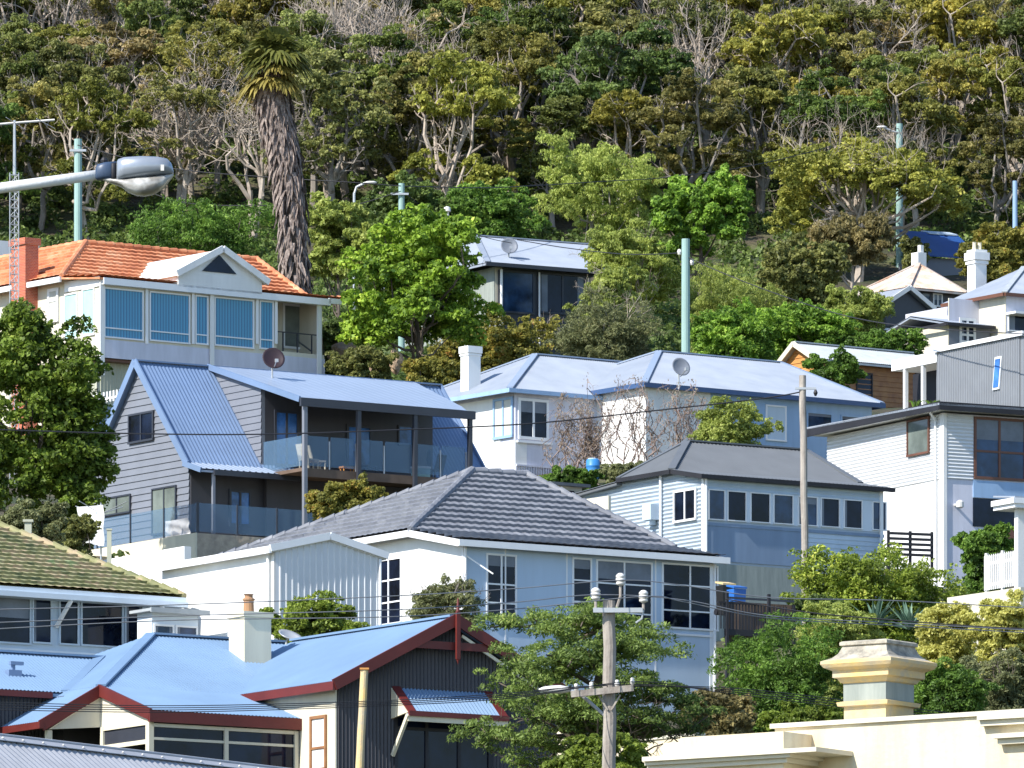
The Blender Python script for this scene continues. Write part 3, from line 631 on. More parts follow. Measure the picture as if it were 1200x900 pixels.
# ================================================================== H7 white modern house right
def modern_house():
    h = House('modern_house', 'white two-storey modern house with level corrugated upper wall and brown framed window, right edge', 1108, 345, 28, 650)
    ov = .55; z0 = h.Zv(1109, 471, -ov); u1 = h.U(1300); vb = h.V(945, -ov); zt = z0-.28
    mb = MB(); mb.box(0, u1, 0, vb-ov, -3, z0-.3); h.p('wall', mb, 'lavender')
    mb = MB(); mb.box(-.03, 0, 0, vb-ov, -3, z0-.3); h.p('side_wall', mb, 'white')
    zm = h.Zu(1106, 561, 0)
    mb = MB(); mb.sheet([(-.05, .25, zm), (-.05, vb-ov, zm), (-.05, vb-ov, z0-.32), (-.05, .25, z0-.32)], 'h', .12, None, .017, (-1, 0, 0))
    a = h.U(1140); mb.sheet([(.05, -.03, zm), (a, -.03, zm), (a, -.03, z0-.32), (.05, -.03, z0-.32)], 'h', .12, None, .016, (0, -1, 0)); h.p('corrugated_cladding', mb, 'claddingwhite')
    mb = MB(); mb.prism([(-ov, -ov, zt+.05), (u1, -ov, zt+.05), (u1, vb, zt+.05), (-ov, vb, zt+.05)], (0, 0, .08)); h.p('soffit', mb, 'white')
    mb = MB(); mb.box(-ov-.04, u1, -ov-.05, -ov, zt, z0); mb.box(-ov-.05, -ov, -ov, vb, zt, z0); h.p('fascia', mb, 'dark')
    h.roof([[(-ov-.05, -ov-.05, z0), (u1, -ov-.05, z0), (u1, vb, z0+.25), (-ov-.05, vb, z0+.1)]], 'none', 'palesteel')
    mb = MB(); mb.box(-.1, .03, -.05, .22, -3, z0-.3); h.p('corner_trim', mb, 'white')
    h.win(1063.5, 1089.5, 493, 536, 'l', -.07, gm='glassgreen', fm='brownframe', fw=.07)
    h.win(1141, 1230, 488, 561, nx=3, ny=[.55], fm='brownframe', fw=.09, gm='glassbluereflect')
    mb = MB(); b = h.U(1196); z1, z2 = h.Zv(1143, 563), h.Zv(1143, 583); mb.box(a, b+2, -.04, 0, z2, z1); h.p('blue_panel', mb, 'skypaint')
    mb = MB(); z3 = h.Zv(1143, 617); mb.box(a, h.U(1193), -.03, 0, z3, z2-.02); h.p('garage_glazing', mb, 'glass'); mb = MB(); mb.box(h.U(1176), h.U(1196), -.06, -.031, z3-.4, z3); h.p('step', mb, 'brownframe')
    pipe(h, -.1, .5, -2.6, z0-.5); mb = MB(); mb.tube([(-.1, .5, z0-.5), (-.45, .3, z0-.25)], .045, 8); h.p('downpipe', mb, 'whitetrim')
    u = h.U(1119); z = h.Zv(1119, 592); mb = MB(); mb.tube([(u, 0, z), (u, -.3, z)], .05, 8); mb.lathe([(.04, -.14), (.13, -.1), (.13, .08), (.05, .14)], 12, (u, -.34, z)); h.p('wall_lamp', mb, 'ceramic')
    return h
H7 = modern_house()
# ================================================================== H8 grey box with pergola
def grey_box():
    h = House('metal_clad_extension', 'grey vertical-ribbed upper storey with leaning edge, narrow slanted window and white pergola', 1200, 372, 30, 470, 'house')
    vl = h.V(1097, 0); vt = h.V(1100, 0); zt = h.Zu(1100, 410, 0)
    mb = MB(); mb.prism([(0, 0, -4), (0, vl, -4), (0, vl, -.5), (0, vt, zt), (0, 0, zt)], (5, 0, 0)); h.p('wall', mb, 'zinc')
    mb = MB(); mb.sheet([(-.03, .25, -.5), (-.03, vl, -.5), (-.03, vt, zt-.02), (-.03, .25, zt-.02)], 'v', .16, TRIM, .03, (-1, 0, 0)); h.p('ribbed_cladding', mb, 'zinc')
    h.roof([[(-.12, -.1, zt), (5.1, -.1, zt), (5.1, vl, zt+.1), (-.12, vl, zt+.02)]], 'none', 'palesteel')
    mb = MB(); mb.box(-.14, -.06, -.1, vl, zt-.1, zt+.06); h.p('fascia', mb, 'whitetrim')
    a, b = h.V(1167.5, 0), h.V(1175.5, 0); z1, z2 = h.Zu(1168, 419, 0), h.Zu(1168, 457, 0); mb = MB(); mb.prism([(-.1, a+.12, z2), (-.1, b+.12, z2), (-.1, b-.05, z1), (-.1, a-.05, z1)], (.06, 0, 0)); w_ = h.p('window', mb, 'whitetrim')
    mb = MB(); mb.prism([(-.12, a+.05, z2+.08), (-.12, b+.17, z2+.08), (-.12, b+.02, z1-.08), (-.12, a-.1, z1-.08)], (.03, 0, 0)); h.p('pane', mb, 'glassskyreflect', w_)
    # pergola and white gable wall
    v2 = h.V(1046, 0); mb = MB(); mb.box(-.05, 2.5, vl-.1, v2, zt-.45, zt-.05); h.p('pergola_beam', mb, 'whitetrim')
    for px in (1060, 1081): v = h.V(px, 0); h.p('pergola_post', MB().box(-.02, .12, v-.07, v+.07, -.5, zt-.45), 'whitetrim')
    mb = MB(); mb.box(-.6, 2.5, vl, v2+1, -.7, -.02); h.p('terrace_floor', mb, 'palecream')
    mb = MB(); mb.box(1.2, 1.35, vl-1, v2+.5, -.5, zt-.45); h.p('recess_wall', mb, 'dark')
    for px, r_ in ((1073, .24), (1092, .17)):
        v = h.V(px, -.3); mb = MB(); mb.lathe([(r_*.6, 0), (r_, r_*.7), (r_*.9, r_*1.4), (r_*.6, r_*1.6)], 12); t = thing('planter_pot', ('round' if r_ > .2 else 'small')+' white planter pot on the terrace under the white pergola', 'plant pot', h.W(-.3, v, -.02)); mb.build('pot', 'ceramic', t, True)
        mb = MB(); [mb.tube([(0, 0, r_), (.15*math.cos(q), .15*math.sin(q), r_*1.6+.3), (.3*math.cos(q), .3*math.sin(q), r_*1.6+.35)], [.03, .03, .005], 4) for q in np.linspace(0, 6, 9)]; mb.build('leaves', L['hedge'], t)
grey_box()
# ================================================================== H9 timber house
def timber_house():
    h = House('timber_house', 'timber-clad house with orange board gable and weathered grey iron roof', 958, 402, 36, 470)
    vm = h.V(937, 0); vb = 2*vm; z0 = h.Zv(960, 420, -.3); zr = h.Zu(937, 400, -.3); u1 = h.U(1090); zc = zr-.0
    h.roof([[(-.3, -.35, z0), (u1, -.35, z0), (u1, vm, zr), (-.3, vm, zr)], [(-.3, vm, zr), (u1, vm, zr), (u1, vb, z0), (-.3, vb, z0)]], 'corr', 'oldsteel', [((-.3, vm, zr), (u1, vm, zr))])
    mb = MB(); prof(mb, 0, u1-.3, [(0, -2), (0, z0), (vm, zr-.1), (vb-.2, z0), (vb-.2, -2)]); h.p('wall', mb, 'timber')
    mb = MB(); mb.sheet([(-.02, 0, -2), (-.02, 0, z0), (-.02, vm, zr-.12), (-.02, vb-.2, z0), (-.02, vb-.2, -2)], 'h', .2, LAP, .03, (-1, 0, 0)); h.p('gable_boards', mb, 'orangetimber')
    mb = MB(); mb.sheet([(0, -.02, -2), (u1-.3, -.02, -2), (u1-.3, -.02, z0-.1), (0, -.02, z0-.1)], 'h', .2, LAP, .03, (0, -1, 0)); h.p('board_cladding', mb, 'timber')
    mb = MB(); mb.bar((-.33, -.35, z0-.08), (-.33, vm, zr-.05), .05, .2); mb.bar((-.33, vm, zr-.05), (-.33, vb, z0-.08), .05, .2); h.p('barge_board', mb, 'palecream')
    h.win(1003, 1022, 436, 465, gm='glass', fm='dark', off=-.03); h.win(1072, 1085, 436, 466, gm='glass', fm='dark', off=-.03, name='door')
timber_house()
# ================================================================== H10 cream cottage top right
def cream_cottage():
    h = House('rendered_cottage', 'grey and cream rendered cottage with blue-white hip roof, tall white chimney and small barred window', 1112, 440, 33, 425)
    zt = h.Zv(1112, 379); vb = h.V(1050, 0); u1 = h.U(1300)
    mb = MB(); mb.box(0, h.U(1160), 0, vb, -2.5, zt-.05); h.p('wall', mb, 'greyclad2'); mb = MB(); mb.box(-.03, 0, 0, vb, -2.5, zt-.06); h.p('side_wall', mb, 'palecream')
    h.roof([[(-.35, -.4, zt), (h.U(1160), -.4, zt), (h.U(1160), 2.4, zt+.55), (-.35, 2.4, zt+.55)], [(-.35, 2.4, zt+.55), (h.U(1160), 2.4, zt+.55), (h.U(1160), vb+.3, zt+.1), (-.35, vb+.3, zt+.1)]], 'corr', 'palesteel', name='porch_roof')
    h.win(1124, 1143, 372, 402, nx=2, ny=[.33, .66], fm='white', gm='glass', fw=.12)
    mb = MB(); mb.box(-.4, h.U(1160), -.46, -.4, zt-.15, zt-.02); mb.box(-.42, -.35, -.4, vb, zt-.15, zt-.02); h.p('gutter', mb, 'dark')
    # tall block behind
    v2 = 1.8; ua = h.U(1160, -1); uc = h.U(1179, -1); z2 = h.Zv(1179, 343, -1.2)
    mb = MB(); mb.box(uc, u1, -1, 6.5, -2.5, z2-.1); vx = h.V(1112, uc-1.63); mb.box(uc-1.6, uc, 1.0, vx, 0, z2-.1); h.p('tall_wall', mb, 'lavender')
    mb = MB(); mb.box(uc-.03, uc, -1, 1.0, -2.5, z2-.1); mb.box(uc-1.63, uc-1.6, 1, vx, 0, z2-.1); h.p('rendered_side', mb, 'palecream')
    E0 = (uc-.3, -1.3, z2); zr = h.Zv(1200, 313, 2.8); A = (h.U(1200, 2.8), 2.8, zr); vb2 = h.V(1104, uc-.3); Bq = (u1, 2.8, zr)
    h.roof([[E0, (u1, -1.3, z2), Bq, A], [(uc-.3, vb2, z2), E0, A]], 'corr', 'palesteel', [(E0, A), (A, Bq)], capm='oldsteel', name='upper_roof')
    mb = MB(); mb.box(uc-.38, uc-.3, -1.3, vb2, z2-.16, z2-.01); mb.box(uc-.3, u1, -1.38, -1.3, z2-.16, z2-.01); h.p('gutter', mb, 'brownframe')
    v = h.V(1156, uc-.3)*.72; v = 4.2; zc = h.Zv(1156, 293, v); zb = h.Zv(1156, 338, v); u = h.U(1143, v); mb = MB()
    mb.box(u, u+.6, v, v+.6, zb-1, zc-.45); mb.box(u-.06, u+.66, v-.06, v+.66, zc-.62, zc-.5); mb.box(u-.1, u+.7, v-.1, v+.7, zc-.45, zc-.12); mb.box(u-.02, u+.62, v-.02, v+.62, zc-.12, zc); c = h.p('chimney', mb, 'white')
    for q in (.16, .44): h.p('chimney_pot', MB().lathe([(.09, 0), (.08, .3), (.1, .34)], 8, (u+q, v+.3, zc)), 'cream', c)
    h.win(1181, 1230, 368, 388, off=-1, nx=2, fm='whitetrim', gm='glass')
    mb = MB(); z = h.Zv(1180, 366, -1.7); mb.box(uc, u1, -1.7, -1, z, z+.1); h.p('awning', mb, 'whitetrim')
cream_cottage()
# ================================================================== H11 rusty roof house
def rusty_house():
    h = House('rusty_roofed_house', 'dark house under a rust-streaked pale iron pyramid roof with white trimmed lower gable', 1064, 462, 36, 395)
    z0 = h.Zv(1064, 336); vr = 2.6; zr = h.Zv(1076, 309, vr); uA = h.U(1076, vr); u1 = h.U(1134); vb = h.V(992, 0)
    A = (uA, vr, zr); E = [(0, 0, z0), (u1, 0, z0), (u1, vb, z0), (0, vb, z0)]; vrr = vr
    h.roof([[E[0], E[1], A], [E[3], E[0], A], [E[1], E[2], A], [E[2], E[3], A]], 'corr', 'rusty', [(e_, A) for e_ in E], capm='rusty')
    mb = MB(); mb.box(.4, u1-.3, .4, vb-.4, -3, z0-.1); h.p('wall', mb, 'charcoalclad')
    h.win(1080, 1090.5, 342, 356, off=.4, fm='darkmetal', gm='glassbluereflect'); h.win(1093, 1104, 343.5, 359, off=.4, fm='whitetrim', gm='glassbluereflect', nx=2)
    # front gable
    a, b = h.U(1040, -2), h.U(1093, -2); um = h.U(1064.5, -2); zt = h.Zv(1064.5, 337, -2); ze = h.Zv(1093, 361, -2)
    a = 2*um-b
    h.roof([[(a, -2.1, ze), (um, -2.1, zt), (um, 3, zt), (a, 3, ze)], [(um, -2.1, zt), (b, -2.1, ze), (b, 3, ze), (um, 3, zt)]], 'corr', 'palesteel', name='front_roof')
    mb = MB(); mb.prism([(a+.2, -1.9, -3), (b-.2, -1.9, -3), (b-.2, -1.9, ze-.05), (um, -1.9, zt-.15), (a+.2, -1.9, ze-.05)], (0, 3, 0)); h.p('front_gable_wall', mb, 'darkmetal')
    mb = MB(); mb.bar((a-.05, -2.15, ze-.05), (um, -2.15, zt), .06, .2); mb.bar((um, -2.15, zt), (b+.05, -2.15, ze-.05), .06, .2); h.p('barge_board', mb, 'white')
    u = h.U(1076, 3.5); z = h.Zv(1076, 303, 3.5); mb = MB(); mb.box(u-.24, u+.24, 3.2, 3.7, z-1, z+.25); mb.box(u-.03, u+.16, 3.3, 3.5, z+.25, z+.6); h.p('roof_vent', mb, 'white')
    # carport-like shed below
    mb = MB(); z = h.Zv(1045, 385, -3); mb.box(h.U(1020, -3), h.U(1060, -3), -3, -1.5, z-.15, z); mb.bar((h.U(1036, -3), -3, z-.9), (h.U(1050, -3), -3.1, z-.4), .5, .06); h.p('porch_roof', mb, 'whitetrim')
rusty_house()
# ================================================================== H4 upper middle house
def upper_house():
    h = House('upper_house', 'pale house with light iron roof and large dark windows, among trees above the middle', 580, 432, 30, 375)
    v0 = -.6; z0 = h.Zv(585, 308, v0); vr = 4.4; zr = h.Zv(558, 276.5, vr); u0 = -.7; u1 = h.U(712, v0); vb = 8.8; uA = h.U(557, vr)
    A = (uA, vr, zr); Bq = (h.U(702, vr), vr, zr); E0 = (u0, v0, z0); E1 = (u1, v0, z0); vl = h.V(541, u0)
    h.roof([[E0, E1, Bq, A], [(u0, vb, z0), E0, A], [E1, (u1, vb, z0), Bq], [(u1, vb, z0), (u0, vb, z0), A, Bq]], 'corr', 'palesteel', [(A, Bq), (E0, A)])
    mb = MB(); mb.box(0, u1-.6, 0, 8, -3, z0-.1); h.p('wall', mb, 'palecream'); mb = MB(); mb.box(.35, u1-.7, -.06, 0, -2, z0-.12); h.p('dark_surround', mb, 'darkmetal')
    mb = MB(); mb.box(-.8, u1, -.7, -.6, z0-.16, z0); h.p('gutter', mb, 'darkmetal'); mb = MB(); mb.box(-.04, 0, 0, 8, -3, z0-.1); h.p('side_wall', mb, 'greengrey')
    h.win(583.5, 626, 316, 366, off=-.06, nx=1, fm='darkmetal', gm='glassbluereflect', fw=.08); h.win(632, 686, 319, 367, off=-.06, nx=2, fm='darkmetal', fw=.08)
    pipe(h, .2, -.2, -2, z0-.2, 'whitetrim', .06); pipe(h, h.U(630), -.15, -2, z0-.2, 'whitetrim', .04)
upper_house()
def blue_roof_house():
    h = House('blue_roofed_shed', 'blue iron roof showing through the trees above the rust-streaked roof', 1083, 474, 25, 300, 'shed')
    u1 = h.U(1150); z0 = h.Zv(1083, 300); z1 = h.Zv(1088, 274, 2.5)
    mb = MB(); mb.prism([(0, 0, z0), (u1, 0, z0), (u1, 2.5, z1), (0, 2.5, z1)], (0, 0, .08)); h.p('roof', mb, 'royalblue'); 
    mb = MB(); mb.box(.2, u1-.2, .3, 3, -3, z0-.02); h.p('wall', mb, 'greyclad2')
    mb = MB(); mb.prism([(u1-1.6, 2.2, z1-.05), (u1-.1, 2.2, z1-.05), (u1-.1, 3, z1+.15), (u1-1.6, 3, z1+.15)], (0, 0, .06)); h.p('skylight', mb, 'paleblue')
blue_roof_house()
# ================================================================== H13 green-gold tiled house left
def mossy_house():
    h = House('mossy_roofed_house', 'blue-grey house under lichen-green tiled roof with dark band of windows, left edge', 176, 290, 34, 765)
    v0 = -.5; u1 = h.U(216, v0); z0 = h.Zv(190, 698, v0); uL = h.U(-140, v0); vr = 6.3; zr = h.Zv(0, 617, vr); uB = h.U(0, vr); vb = 12.6
    uL = uB-9
    A = (uL+1, vr, zr); Bq = (uB, vr, zr); E1 = (u1, v0, z0)
    h.roof([[(uL, v0, z0), E1, Bq, A], [E1, (u1, vb, z0), Bq], [(u1, vb, z0), (uL, vb, z0), A, Bq]], 'tile', 'greentile', [(A, Bq), (E1, Bq)])
    mb = MB(); mb.box(uL+.5, 0, 0, vb-.6, -6, z0-.1); h.p('wall', mb, 'paleblue')
    mb = MB(); mb.box(uL, u1+.08, v0-.1, v0, z0-.3, z0-.15); mb.box(uL, u1+.05, v0-.04, v0+.0, z0-.15, z0-.02); mb.box(u1, u1+.08, v0, vb, z0-.2, z0-.02); h.p('fascia', mb, 'whiteblue')
    mb = MB(); mb.prism([(uL, v0, z0-.3), (u1, v0, z0-.3), (u1, 0, z0-.3), (uL, 0, z0-.3)], (0, 0, .04)); h.p('soffit', mb, 'paleblue')
    for a, b, nx in ((-30, 36, 1), (37, 60.5, 1), (68.5, 92, 1), (94, 144, 1), (145.5, 168, 1)):
        s = max(a, 0)*.062; h.win(a, b, 694+s, 752+s*.85, nx=nx, fw=.05, fm='paleblue')
    mb = MB()
    for px in (64.5, 172): u = h.U(px); zz = h.Zv(px, 735); mb.bar((u, -.06, zz), (u+.2, v0-.05, z0-.3), .08, .1)
    h.p('eave_strut', mb, 'whitetrim')
    mb = MB(); zb = h.Zv(100, 765); mb.box(uL, 0.02, -.06, 0, zb-.1, zb); h.p('weather_board', mb, 'whiteblue')
mossy_house()
def lean_to():
    h = House('flat_roofed_lean_to', 'small pale lean-to with two low windows, between the mossy tiled house and the white garage', 178, 288, 33, 745, 'lean-to')
    u1 = h.U(232); z1 = h.Zv(178, 713.5)
    mb = MB(); mb.box(0, u1, 0, .8, -3, z1-.08); h.p('wall', mb, 'whiteblue'); mb = MB(); mb.box(-.2, u1+.2, -.25, .9, z1-.08, z1); mb.box(-.2, u1+.22, -.3, -.25, z1-.12, z1+.02); h.p('roof', mb, 'oldsteel')
    h.win(179.5, 203.5, 731, 750, fm='whitetrim', gm='glassbluereflect'); h.win(205, 231, 732.5, 752, fm='whitetrim', gm='glassbluereflect')
lean_to()
# ================================================================== H15 blue-roofed cottage with red trim
def blue_cottage():
    h = House('blue_roofed_cottage', 'cottage with sky-blue iron roof, dark red barge boards and black ribbed gable, front left', 176, 235, 33, 900)
    vh = h.V(118, 0); z0 = h.Zv(177, 832, 0); zh = h.Zu(118, 804, 0); vr = 5.9; uA = h.U(177, vr); uB = h.U(290, vr); zr = h.Zv(177, 743.5, vr)
    uw = h.U(352, 0); ul = h.U(49, vh); zl = h.Zv(49, 845, vh); vs = h.V(75, 0); A = (uA, vr, zr); Bq = (uB+1, vr, zr); K = (0, vh, zh)
    zr = zr
    h.roof([[(0, -.05, z0), (uw, -.05, z0), (uw+1, vh, zh), K], [K, (uw+2.5, vh, zh), Bq, A], [(0, 2*vr-vh, zh), K, A], [K, (0, vs+1, zh), (ul, vs+1, zl), (ul, vh, zl)], [(0, 2*vr-vh, zh), A, Bq, (uw, 2*vr-vh, zh)]],
           'corr', 'bluesteel2', [(A, Bq), (K, A)], pitch=.1, amp=.011, capm='bluesteel2')
    # left rear wing
    v3 = vs; z3 = h.Zu(75, 812, 0); vr3 = vs+2.1; zr3 = h.Zv(118, 771, vr3); uq = h.U(118, vr3); ua = h.U(-120, v3)
    h.roof([[(ua, v3-.1, z3), (.05, v3-.1, z3), (uq, vr3, zr3), (ua, vr3, zr3)]], 'corr', 'bluesteel2', [((ua, vr3, zr3), (uq, vr3, zr3)), ((-.0, v3-.1, z3+.02), (uq, vr3, zr3+.02))], name='rear_wing_roof')
    mb = MB(); mb.box(ua, 0, v3+.2, v3+4, -3, z3-.05); h.p('rear_wing_wall', mb, 'charcoalclad')
    mb = MB(); mb.sheet([(ua, v3+.17, -1), (-.02, v3+.17, -1), (-.02, v3+.17, z3-.1), (ua, v3+.17, z3-.1)], 'v', .1, None, .014, (0, -1, 0)); h.p('ribbed_cladding', mb, 'charcoalclad')
    mb = MB(); mb.box(ua, -.4, v3-.17, v3-.1, z3-.16, z3-.02); h.p('gutter', mb, 'redtrim')
    mb = MB(); u = h.U(8, v3+.8); z = h.Zv(8, 790, v3+.8); mb.box(u, u+.35, v3+.7, v3+.9, z-.1, z+.1); mb.box(u+.12, u+.2, v3+.75, v3+.83, z+.1, z+.25); mb.box(u+.05, u+.4, v3+.7, v3+.8, z+.22, z+.3); h.p('roof_vent', mb, 'bluesteel')
    # red fascias
    t = .22; mb = MB()
    mb.bar((-.06, -.1, z0-t/2), (-.06, vh, zh-t/2+.02), .07, t+.04); mb.box(-.09, uw+.05, -.14, -.05, z0-t-.06, z0-.02)
    mb.bar((0, vh-.06, zh-t/2+.02), (ul-.05, vh-.06, zl-t/2), .07, t+.04); mb.box(ul-.12, ul, vh-.1, vs+1, zl-t+.04, zl-.02); h.p('barge_board', mb, 'redtrim')
    # walls
    mb = MB(); mb.box(1.2, uw+3, 2.3, 10, -3, zh-.15); mb.box(-.3, 1.19, 3.4, 10, -3, zh-.15); h.p('wall', mb, 'charcoalclad')
    # verandah infill facing the sun: cream
    zb = h.Zu(170, 845, 0); mb = MB(); mb.prism([(0, .05, zb), (0, .05, z0-.22), (0, vh, zh-.22), (0, vh, zb)], (.08, 0, 0))
    mb.prism([(0, vh, h.Zv(60, 849, vh)), (0, vh, zh-.22), (ul+.2, vh, zl-.18)], (0, .08, 0)); h.p('porch_infill', mb, 'palecream')
    mb = MB(); mb.box(-.03, .1, -.0, .16, -2, zb+.05); mb.box(-.03, .1, vh-.15, vh-.02, -2, zb); mb.box(.1, .2, vh-.05, vh+.05, -2, zb)
    mb.box(ul+.15, ul+.28, vh, vh+.12, -2, zl-.2)
    z1, z2 = h.Zu(168, 850, 0), h.Zu(168, 866, 0); mb.box(-.02, .06, .16, vh-.15, z1, zb); mb.box(-.02, .06, .16, vh-.15, z2-.12, z2-.02); h.p('porch_frame', mb, 'cream')
    mb = MB(); mb.box(.02, .04, .16, vh-.15, z2-.02, z1); h.p('blind', mb, 'darkmetal')
    # front screens
    g = MB(); zt = z0-.3; zm = h.Zv(178, 863.5)
    for a, b in ((177, 263), (267, 345)):
        a, b = h.U(a, .02), h.U(b, .02); g.box(a, b, .03, .05, -1, zt-.06)
    h.p('flyscreen', g, 'glass')
    mb = MB(); a, b = .1, h.U(349, 0); mb.box(a, b, -.02, .08, zt-.08, zt); mb.box(a, b, -.0, .07, zm-.06, zm)
    for px in (265, 347): u = h.U(px); mb.box(u-.05, u+.05, -.03, .09, -1, zt)
    h.p('verandah_frame', mb, 'palecream')
    mb = MB(); mb.box(h.U(349, 0)+.02, uw-.02, -.03, .1, -1, zt+.05); h.p('corner_infill', mb, 'charcoalclad')
    # chimney
    v = 4.4; u = h.U(286.5, v); zc = h.Zv(286.5, 716, v); mb = MB(); mb.box(u, u+.74, v, v+.7, zr-2.4, zc-.12); mb.box(u-.04, u+.78, v-.04, v+.74, zc-.12, zc); c = h.p('chimney', mb, 'cream')
    mb = MB(); mb.lathe([(.13, 0), (.12, .28), (.15, .3), (.15, .33), (.1, .36), (.1, .43), (.14, .44)], 12, (u+.33, v+.35, zc)); h.p('flue', mb, 'pot', c)
    # gabled wing
    vg = h.V(394, uw); zf = h.Zv(395, 798, vg-.3); um = h.U(524, vg); za = h.Zv(524, 722, vg-.3); uz = 2*um-uw; vk = 5.2
    h.roof([[(uw-.25, vg-.35, zf), (um, vg-.35, za), (um, vk, za), (uw-.25, vk, zf)], [(um, vg-.35, za), (uz+.25, vg-.35, zf), (uz+.25, vk, zf), (um, vk, za)]], 'corr', 'bluesteel2', [((um, vg-.3, za), (um, vk, za))], pitch=.1, amp=.011, name='wing_roof')
    mb = MB(); mb.prism([(uw, vg, -3), (uz, vg, -3), (uz, vg, zf-.05), (um, vg, za-.12), (uw, vg, zf-.05)], (0, vk-vg, 0)); h.p('wing_wall', mb, 'charcoalclad')
    mb = MB(); mb.sheet([(uw+.02, vg-.03, -2), (uz, vg-.03, -2), (uz, vg-.03, zf-.1), (um, vg-.03, za-.18), (uw+.02, vg-.03, zf-.1)], 'v', .1, None, .02, (0, -1, 0)); h.p('ribbed_cladding', mb, 'charcoalclad')
    mb = MB(); mb.box(uw-.04, uw, vg-.03, vk, -3, zf-.1); h.p('side_wall', mb, 'palecream')
    mb = MB(); mb.bar((uw-.3, vg-.4, zf-.1), (um, vg-.4, za-.08), .06, .26); mb.bar((um, vg-.4, za-.08), (uz+.3, vg-.4, zf-.1), .06, .26)
    mb.box(uw-.34, uw-.25, vg-.4, vk, zf-.22, zf-.02); zt = h.Zv(490, 754, vg-.4); q = (za-zt)/(za-zf)*(um-uw)
    mb.box(um-q, um+q, vg-.38, vg-.33, zt-.1, zt+.08); h.p('barge_board', mb, 'redtrim')
    mb = MB(); mb.box(um-.05, um+.05, vg-.5, vg-.43, za-1.0, za+.1); mb.lathe([(.05, 0), (.02, .3), (.005, .32)], 6, (um, vg-.465, za+.1)); mb.lathe([(.005, -.12), (.05, 0)], 6, (um, vg-.465, za-1.)); h.p('finial', mb, 'redtrim')
    mb = MB(); mb.bar((um+.2, vg-.34, za-.45), (uz, vg-.34, zf-.32), .04, .07); h.p('soffit_trim', mb, 'cream')
    w_ = h.win(364.5, 383.5, 840, 905, 'l', uw-.04, ny=[.58], fm='timber', gm='cloth', fw=.07, pr=.05)
    # awning
    a, b = h.U(458, vg), h.U(575, vg); zt = h.Zv(458, 806, vg); d = .75; dz = .62
    mb = MB(); mb.sheet([(a+.1, vg-.06, zt), (b-.1, vg-.06, zt), (b-.1, vg-d, zt-dz), (a+.1, vg-d, zt-dz)], 'v', .1, None, .02); mb.prism([(a, vg-.06, zt-.03), (b, vg-.06, zt-.03), (b, vg-d, zt-dz-.03), (a, vg-d, zt-dz-.03)], (0, 0, -.03)); aw = h.p('awning', mb, 'bluesteel2')
    mb = MB()
    for q in (a, b-.22): mb.prism([(q, vg-.06, zt+.04), (q+.22, vg-.06, zt+.04), (q+.22, vg-d, zt-dz+.04), (q, vg-d, zt-dz+.04)], (0, 0, -.05))
    mb.box(a, b, vg-d-.05, vg-d, zt-dz-.08, zt-dz+.04); h.p('awning_trim', mb, 'redtrim', aw)
    mb = MB(); mb.prism([(a-.02, vg-.04, zt), (a-.02, vg-d, zt-dz), (a-.02, vg-.04, zt-dz-.1)], (.05, 0, 0)); mb.bar((a, vg-d, zt-dz-.05), (a, vg-.08, zt-dz-.95), .07, .09); mb.box(a, b, vg-d, vg-d+.06, zt-dz-.2, zt-dz-.08); h.p('awning_bracket', mb, 'cream', aw)
    h.win(461, 575, 836, 920, off=vg-.05, nx=3, ny=[.2], fm='dark', gm='glass', fw=.09)
    return h, uw, vg
H15, _, _ = blue_cottage()
# ================================================================== grey corrugated roof, bottom left
def near_roof():
    h = House('corrugated_roofed_shed', 'shed with pale grey corrugated roof and screwed ridge flashing, cut by the bottom left edge', -60, 150, 56, 858, 'shed')
    u1 = 9.5; k = math.tan(R(37)); mb = MB()
    h.roof([[(-5, -7, -7*k), (u1, -7, -7*k), (u1, 0, 0), (-5, 0, 0)], [(0, 0, 0), (u1, 0, 0), (u1, 4, -4*k), (0, 4, -4*k)]], 'corr', 'galv', pitch=.15, amp=.0085)
    c = MB(); c.prism([(-.02, -.12, -.12*k+.045), (u1+.02, -.12, -.12*k+.045), (u1+.02, 0, .045), (-.02, 0, .045)], (0, 0, .01)); c.prism([(-.02, 0.001, .045), (u1+.02, .001, .045), (u1+.02, .2, -.12*k+.045), (-.02, .2, -.12*k+.045)], (0, 0, .01)); c.tube([(0, 0, .05), (u1, 0, .05)], .025, 8)
    h.p('ridge_flashing', c, 'galv'); s = MB()
    for i in range(19): s.lathe([(.018, 0), (.018, .015), (.008, .022)], 6, (.2+i*.5, -.09, -.09*k+.06))
    h.p('screws', s, 'ceramic')
    mb = MB(); mb.prism([(.2, -6.7, -6.7*k-.1), (.2, 0, -.1), (.2, 3.7, -3.7*k-.1), (.2, 3.7, -9), (.2, -6.7, -9)], (u1-.4, 0, 0)); h.p('wall', mb, 'galv')
near_roof()
